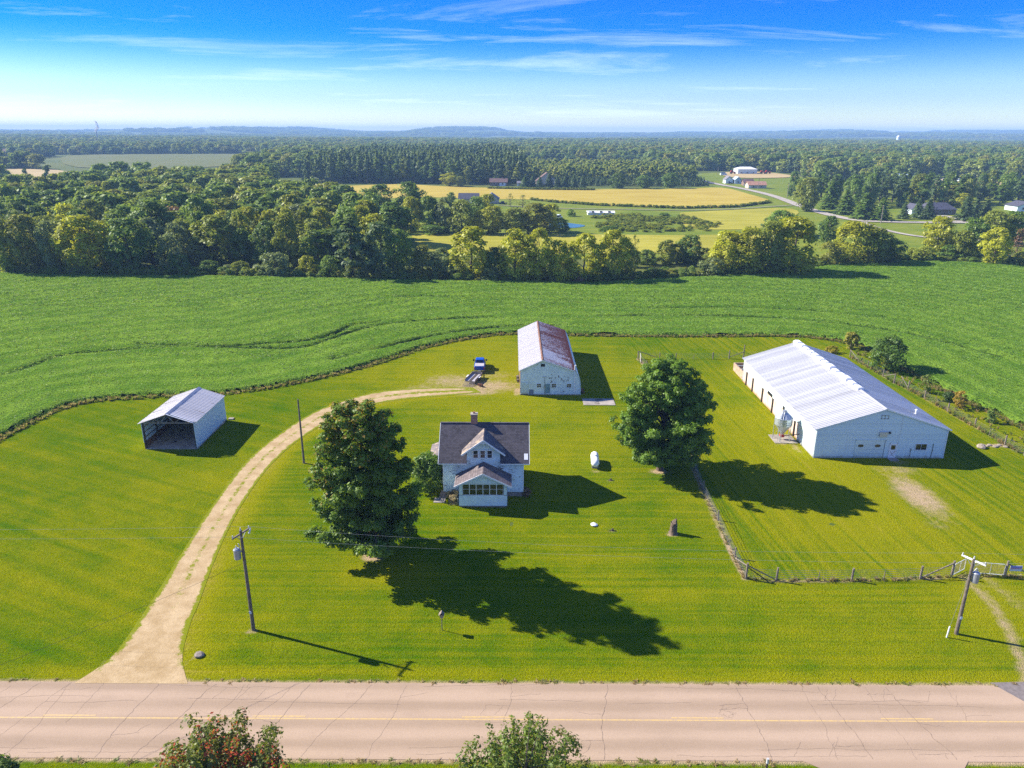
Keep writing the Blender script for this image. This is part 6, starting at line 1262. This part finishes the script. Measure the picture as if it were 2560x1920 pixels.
fence('wire_fence', [(47.21, 60.34), (52, 59.9), (58, 59.6), (66, 60)], [(47.21, 60.34, 1.75), (50.2, 60.1, 1.4), (54, 59.85, 1.2), (58, 59.6, 1.2)], 'wire fence running off right from the gate', braces=(((47.2, 60.3, 1.45), (50.1, 60.1, .15)),))
fence('wire_fence', WEST, [(22.25, 63.4, 1.25), (22.55, 70.9, 1.25), (22.7, 78.0, 1.25), (23.2, 85.6, 1.45), (23.5, 92, 1.2), (23.9, 100, 1.2), (24.1, 108, 1.2), (24.3, 116.8, 1.2), (24.2, 125.8, 1.35), (23.6, 131.5, 1.5)], 'wire fence running away up the left side of the paddock', braces=(((22.3, 59.9, 1.4), (22.25, 63.2, .15)),))
fence('wire_fence', [(23.6, 131.5), (30.6, 131.0), (37.6, 131.4), (43.6, 132.2), (48, 132.6)], [(27.6, 131.2, 1.3), (30.6, 131.0, 1.3), (34, 131.2, 1.0), (37.6, 131.4, 1.35), (40.8, 131.9, 1.6), (43.6, 132.2, 2.6), (48, 132.6, 1.1)], 'wire fence along the back of the paddock behind the livestock barn', braces=(((23.7, 131.5, 1.45), (27.6, 131.2, .2)), ((43.5, 132.2, 1.2), (40.9, 131.9, .3))))
fence('wire_fence', EAST, [(64.0, 133.0, 1.5), (64.5, 126.7, 1.3), (64.8, 121.5, 1.3), (64.9, 117.8, 1.7), (65.6, 114.5, 1.6), (66.05, 110.2, 1.35), (66.5, 104.4, 1.4), (66.9, 98.2, 1.4), (67.1, 95.1, 1.0), (67.2, 91.8, 1.45), (67.6, 88.4, 1.3), (68.2, 82, 1.3), (68.4, 72, 1.3)], 'wire fence along the right side beside the beans', braces=(((64.9, 117.8, 1.65), (64.85, 121.3, .2)), ((65.5, 116.9, 1.6), (65.7, 114.4, .1)), ((64.0, 133.0, 1.45), (64.4, 129.6, .1))))
def gate(a, b, label, h=1.3, rails=7):
    g_ = thing('metal_gate', label, 'gate', (a[0], a[1], 0)); a = Vector((*a, 0)); b = Vector((*b, 0)); fr = MB(); z0 = .2
    fr.path([a+Vector((0, 0, z0)), a+Vector((0, 0, h-.1)), a+(b-a)*.04+Vector((0, 0, h)), a+(b-a)*.96+Vector((0, 0, h)), b+Vector((0, 0, h-.1)), b+Vector((0, 0, z0)), a+Vector((0, 0, z0))], .03, 6); part('gate_frame', fr, 'guard_white', g_)
    for i in range(1, rails): z_ = z0+(h-z0)*i/rails; part('rail', MB().tube(a+Vector((0, 0, z_)), b+Vector((0, 0, z_)), .018, .018, 6), 'wood_tan', g_)
    m_ = a.lerp(b, .55); part('stay', MB().tube(m_+Vector((0, 0, z0)), m_+Vector((0, 0, h)), .02, .02, 6), 'guard_white', g_)
gate((42.25, 60.35), (43.9, 61.35), 'shorter metal tube gate swung inwards at the paddock entrance', 1.35); gate((44.35, 60.75), (47.08, 60.36), 'wide pale metal tube gate at the paddock entrance', 1.35)
gate((23.6, 128.6), (24.0, 131.3), 'rusty tube gate at the far left corner of the paddock', 1.2)
sg = thing('fence_sign', 'small blue and white sign hung on the fence right of the gate', 'sign', (48.0, 60.2, .7)); part('board', MB().box(47.4, 48.55, 60.16, 60.19, .75, 1.32), 'sign_pale', sg)
part('band', MB().box(47.43, 48.52, 60.152, 60.1585, 1.10, 1.30), 'sign_blue', sg); part('band', MB().box(47.43, 48.52, 60.152, 60.1585, .99, 1.06), 'sign_red', sg)

# ------------------------------------------------------------------ distant houses and farms
def hut(name, label, cat, x0, x1, y, depth, eave, ridge, wall, roof, along='x', wins=2, chim=False, z=None, hip=0.0, porch=False, garage=False):
    zb = float(terrain((x0+x1)/2, y)) if z is None else z; h = thing(name, label, cat, ((x0+x1)/2, y+depth/2, zb)); y1 = y+depth; o = .5
    if along == 'x':
        ym = (y+y1)/2; b = MB().box(x0, x1, y, y1, zb-.5, zb+eave).prism([(y+.02, zb+eave-.05), (y1-.02, zb+eave-.05), (ym, zb+ridge-.12)], 'x', x0+.02+hip, x1-.02-hip); part('wall', b, wall, h)
        r = MB()
        for ye in (y-o, y1+o): slab(r, (x0-o, ye, zb+eave-.1), (x1+o, ye, zb+eave-.1), (x1+o-hip*1.3, ym, zb+ridge), (x0-o+hip*1.3, ym, zb+ridge), .15)
        if hip: r.add([(x0-o, y-o, zb+eave-.1), (x0-o, y1+o, zb+eave-.1), (x0-o+hip*1.3, ym, zb+ridge)], [(0, 1, 2)]).add([(x1+o, y-o, zb+eave-.1), (x1+o, y1+o, zb+eave-.1), (x1+o-hip*1.3, ym, zb+ridge)], [(0, 1, 2)])
    else:
        xm = (x0+x1)/2; b = MB().box(x0, x1, y, y1, zb-.5, zb+eave).prism([(x0+.02, zb+eave-.05), (x1-.02, zb+eave-.05), (xm, zb+ridge-.12)], 'y', y+.02, y1-.02); part('wall', b, wall, h); r = MB()
        for xe in (x0-o, x1+o): slab(r, (xe, y-o, zb+eave-.1), (xe, y1+o, zb+eave-.1), (xm, y1+o, zb+ridge), (xm, y-o, zb+ridge), .15)
    rf_ = part('roof', r, roof, h)
    if chim: part('chimney', MB().box(x0+(x1-x0)*.7, x0+(x1-x0)*.7+.8, y+depth*.5, y+depth*.5+.8, zb+ridge-1, zb+ridge+.9), 'brick', rf_)
    for i in range(wins):
        xc = x0+(x1-x0)*(i+.6)/(wins+.2); w_ = part('window', MB().box(xc-.75, xc+.75, y-.08, y+.02, zb+.9, zb+2.2), 'white_trim', h); part('pane', MB().box(xc-.65, xc+.65, y-.10, y-.081, zb+1.0, zb+2.1), 'dark_glass', w_)
    xd = x0+(x1-x0)*(.08 if not garage else .82)
    part('door', MB().box(xd-.5, xd+.5, y-.06, y+.02, zb, zb+2.05), 'white_trim', h)
    if garage: part('garage_door', MB().box(x1-6.2, x1-1.2, y-.07, y+.02, zb, zb+2.3), 'white_trim', h)
    return h
hut('ranch_house', 'brown-roofed ranch house at the far edge of the golden hayfield', 'house', -18.2, -4.6, 602, 9, 2.9, 5.6, 'siding_brown', 'roof_brown', wins=2, garage=True, chim=True)
hut('garden_shed', 'tiny grey shed right of the brown ranch house', 'shed', 3.5, 8.0, 601, 5, 2.4, 3.8, 'siding_tan', 'roof_grey', wins=1)
hut('chalet_house', 'tall brown-roofed house hidden behind a row of spruces', 'house', 18.5, 35.5, 604, 13, 3.6, 10.2, 'siding_tan', 'roof_brown', along='y', wins=3)
hut('ranch_house', 'grey-roofed cottage behind the middle tree clump, its left wing', 'house', -32.0, -20.5, 446, 9, 2.9, 5.9, 'siding_tan', 'roof_slate', wins=2)
hut('garage_wing', 'grey gabled garage right of the grey-roofed cottage', 'garage', -17.0, -8.4, 446, 10, 2.9, 6.0, 'siding_tan', 'roof_grey', along='y', wins=1)
hut('storage_shelter', 'long low white-roofed shelter beside the farm track', 'shed', 38.7, 52.2, 384.8, 5, 1.4, 2.1, 'white_paint', 'roof_white', wins=3)
hut('machine_shed', 'open white-roofed machine shed in the gravel yard at the top of the lane', 'shed', 229, 248.4, 775, 16, 5.0, 7.0, 'sheet_wall', 'roof_white', wins=3, hip=4.0)
hut('cottage', 'white cottage with grey roof left of the lane bend', 'house', 179.7, 186.0, 641, 8, 3.2, 6.2, 'white_paint', 'roof_grey', along='y', wins=1)
hut('cottage', 'pale blue-grey gabled house beside the white cottage', 'house', 186.8, 192.4, 638, 9, 3.2, 5.8, 'roof_blue', 'roof_blue', along='y', wins=1)
hut('cabin', 'dark brown cabin between the pale house and the orange roof', 'house', 187.5, 195.5, 615, 7, 2.7, 5.4, 'siding_brown', 'roof_brown', wins=1)
hut('bungalow', 'bungalow with pale orange roof beside the lane', 'house', 182.2, 196, 585, 9, 2.7, 5.2, 'siding_tan', 'roof_orange', wins=2)
hut('metal_barn', 'long pale blue metal barn behind the pine grove', 'barn', 345.2, 362.2, 694, 12, 3.6, 5.3, 'sheet_wall', 'roof_blue', wins=2)
hut('ranch_house', 'dark slate-roofed ranch house among blue spruces on the right', 'house', 216.5, 233.3, 394, 10, 2.9, 6.0, 'siding_brown', 'roof_slate', wins=3, hip=3.0, garage=False)
hut('garage_wing', 'pale gabled garage left of the slate-roofed ranch house', 'garage', 210.4, 216.0, 395, 8, 2.8, 5.4, 'white_paint', 'roof_slate', along='y', wins=1)
hut('white_house', 'white gabled house cut off at the right edge', 'house', 278.5, 291, 414, 11, 2.9, 5.2, 'white_paint', 'roof_slate', along='y', wins=2)
for i, (nm, lb, xa, xb, yy, ev, rd, wl_, rf_) in enumerate((('brown_barn', 'large brown barn at the far left edge', -732, -716, 1092, 7, 12, 'siding_brown', 'roof_brown'), ('white_barn', 'tall white farm building on the far left', -874, -856, 1344, 7, 11, 'white_paint', 'roof_white'), ('white_shed', 'low white farm shed right of the tall white building', -853, -833, 1397, 4, 6.5, 'white_paint', 'roof_white'), ('pink_house', 'small pinkish house at the far edge of the left pasture', -685, -675, 1325, 4.5, 7, 'siding_tan', 'roof_orange'), ('white_hall', 'long white shed at the far edge of the left pasture', -660, -642, 1311, 4, 6, 'white_paint', 'roof_blue'), ('white_shed', 'small white roof at the right end of the left pasture', -639, -627, 1370, 2.5, 4, 'white_paint', 'roof_white'), ('white_shed', 'pale low shed beside the brown barn on the far left', -700, -688, 1120, 3, 5, 'white_paint', 'roof_grey'))):
    hut(nm, lb, 'building', xa, xb, yy, 12, ev, rd, wl_, rf_, wins=2)
hut('hill_farm', 'white farm building on the distant right-hand hillside', 'building', 1105, 1132, 2290, 12, 6, 9, 'white_paint', 'roof_white', wins=2, z=float(terrain(1120, 2290))+6)
si = thing('silo', 'white domed silo beside the distant right-hand farm', 'silo', (1142, 2290, float(terrain(1142, 2290)))); part('tower', MB().lathe([(5, 0), (5, 27)], (1142, 2290, float(terrain(1142, 2290))), 14), 'white_paint', si); part('dome', MB().lathe([(5.2, 27), (4, 30), (0, 32)], (1142, 2290, float(terrain(1142, 2290))), 14), 'roof_white', si)
# steam from a far plant
stc = thing('steam_plume', 'white steam plume rising on the far left horizon', 'steam', (-1215, 2255, float(terrain(-1215, 2255)))); tz = float(terrain(-1215, 2255)); rg = np.random.RandomState(2)
bm = bmesh.new()
for i in range(14):
    t_ = i/13; m_ = Matrix.Translation((4*math.sin(t_*3)+rg.normal()*1.2+t_*3, rg.normal()*1.5, 30+t_*28)) @ Matrix.Diagonal((3*(1-.3*t_)+1.2, 3.5, 4*(1-.4*t_), 1)); bmesh.ops.create_icosphere(bm, subdivisions=1, radius=1, matrix=m_)
me = bpy.data.meshes.new('plume'); bm.to_mesh(me); bm.free(); me.materials.append(M['steam']); o = bpy.data.objects.new('plume', me); link(o, stc); part('stack', MB().tube((-1215, 2255, tz), (-1215, 2255, tz+30), 2, 1.6, 8), 'concrete', stc)

# vehicles by the distant houses
def minicar(label, x_, y_, L, w_, h, mat, rz=0, van=False):
    zb = float(terrain(x_, y_))+.4; c = thing('parked_car', label, 'car', (x_, y_, zb)); c.rotation_euler = (0, 0, rz); OFF[c.name] = Vector((0, 0, 0))
    b = MB().hexa([(-L/2, -w_/2, .35), (L/2, -w_/2, .35), (L/2, w_/2, .35), (-L/2, w_/2, .35)], [(-L/2+.1, -w_/2, h*.58), (L/2-.1, -w_/2, h*.55), (L/2-.1, w_/2, h*.55), (-L/2+.1, w_/2, h*.58)]); part('body', b, mat, c)
    a0, a1 = (-L*.48, L*.30) if van else (-L*.32, L*.22); part('cabin', MB().hexa([(a0, -w_*.46, h*.55), (a1, -w_*.46, h*.55), (a1, w_*.46, h*.55), (a0, w_*.46, h*.55)], [(a0+.25, -w_*.38, h*.95), (a1-.5, -w_*.38, h*.95), (a1-.5, w_*.38, h*.95), (a0+.25, w_*.38, h*.95)]), 'dark_glass', c); part('roof', MB().hexa([(a0+.22, -w_*.39, h*.95), (a1-.47, -w_*.39, h*.95), (a1-.47, w_*.39, h*.95), (a0+.22, w_*.39, h*.95)], [(a0+.3, -w_*.36, h), (a1-.55, -w_*.36, h), (a1-.55, w_*.36, h), (a0+.3, w_*.36, h)]), mat, c)
    for sx_ in (-1, 1):
        for sy in (-1, 1): part('wheel', MB().tube((sx_*L*.32, sy*(w_/2-.2), .35), (sx_*L*.32, sy*(w_/2+.02), .35), .35, .35, 12), 'tyre', c)
minicar('dark car parked beside the grey gabled garage', -5.6, 440, 4.6, 1.9, 1.7, 'black'); minicar('white van parked by the pond', 22.3, 361, 5.0, 2.1, 2.4, 'white_paint', 1.2, True); minicar('white car left of the gravel yard', 208, 752, 6.5, 2.4, 3.0, 'white_paint', .2, True); minicar('dark car in front of the white cottage', 181, 632, 4.6, 1.9, 1.6, 'black', .4)
def tractor(label, x_, y_):
    zb = float(terrain(x_, y_))+.5; t_ = thing('red_tractor', label, 'tractor', (x_, y_, zb)); OFF[t_.name] = Vector((0, 0, 0)); part('bonnet', MB().box(-.3, 3.2, -.7, .7, 1.1, 2.2), 'red_paint', t_); part('cab', MB().hexa([(-2, -.9, 1.3), (-.3, -.9, 1.3), (-.3, .9, 1.3), (-2, .9, 1.3)], [(-1.9, -.8, 3.3), (-.4, -.8, 3.3), (-.4, .8, 3.3), (-1.9, .8, 3.3)]), 'red_paint', t_)
    for sy in (-1, 1): part('rear_wheel', MB().tube((-1.4, sy*.9, 1.0), (-1.4, sy*1.4, 1.0), 1.0, 1.0, 14), 'tyre', t_); part('front_wheel', MB().tube((2.3, sy*.8, .6), (2.3, sy*1.15, .6), .6, .6, 12), 'tyre', t_)
tractor('red tractor left of the white-roofed machine shed', 223, 773); tractor('red farm machine right of the white-roofed machine shed', 253.5, 773); tractor('second red farm machine, farthest right beside the machine shed', 259.5, 776)
for i in range(6): minicar(f'parked car in the yard behind the pine grove, {ordw(i+1)} from the left', 366+i*8.5, 668+(i % 3)*4, 5.5, 2.2, 2.2, ('white_paint', 'grey_metal', 'siding_tan', 'white_paint', 'roof_slate', 'white_paint')[i], i*.7, i % 2 == 0)
for lb, x_, y_, h_ in (('far pole standing in front of the pine grove', 182.7, 501.5, 9.5), ('tall pale pole at the lane junction', 174.4, 353, 8.6), ('pole in front of the slate-roofed ranch house', 211.0, 373, 6.0), ('pole at the top of the lane left of the machine shed', 204, 758, 9), ('lamp pole in the yard behind the pine grove', 393, 664, 7.5), ('thin pole in front of the orange-roofed bungalow', 186.5, 575, 8.0)):
    p = thing('far_pole', lb, 'utility pole', (x_, y_, 0)); part('shaft', MB().tube((x_, y_, 0), (x_, y_, h_), .22, .16, 8), 'pale_wood', p); part('crossarm', MB().bar((x_-.8, y_, h_-.5), (x_+.8, y_, h_-.5), .15, .15), 'pale_wood', p)

# ------------------------------------------------------------------ air
def haze():
    t = NT('air'); v = t.n('ShaderNodeVolumePrincipled', {'Color': (0.40, 0.66, 1.0, 1), 'Density': 0.00018, 'Anisotropy': 0.0}); t.t.links.new(v.outputs[0], t.out.inputs['Volume']); M['air'] = t.m
    o = structure('haze', MB().box(-10500, 10500, -10500, 10500, -6.0, 108.0), 'air', 'thin summer haze over the countryside', 'stuff'); o.display_type = 'WIRE'
haze()
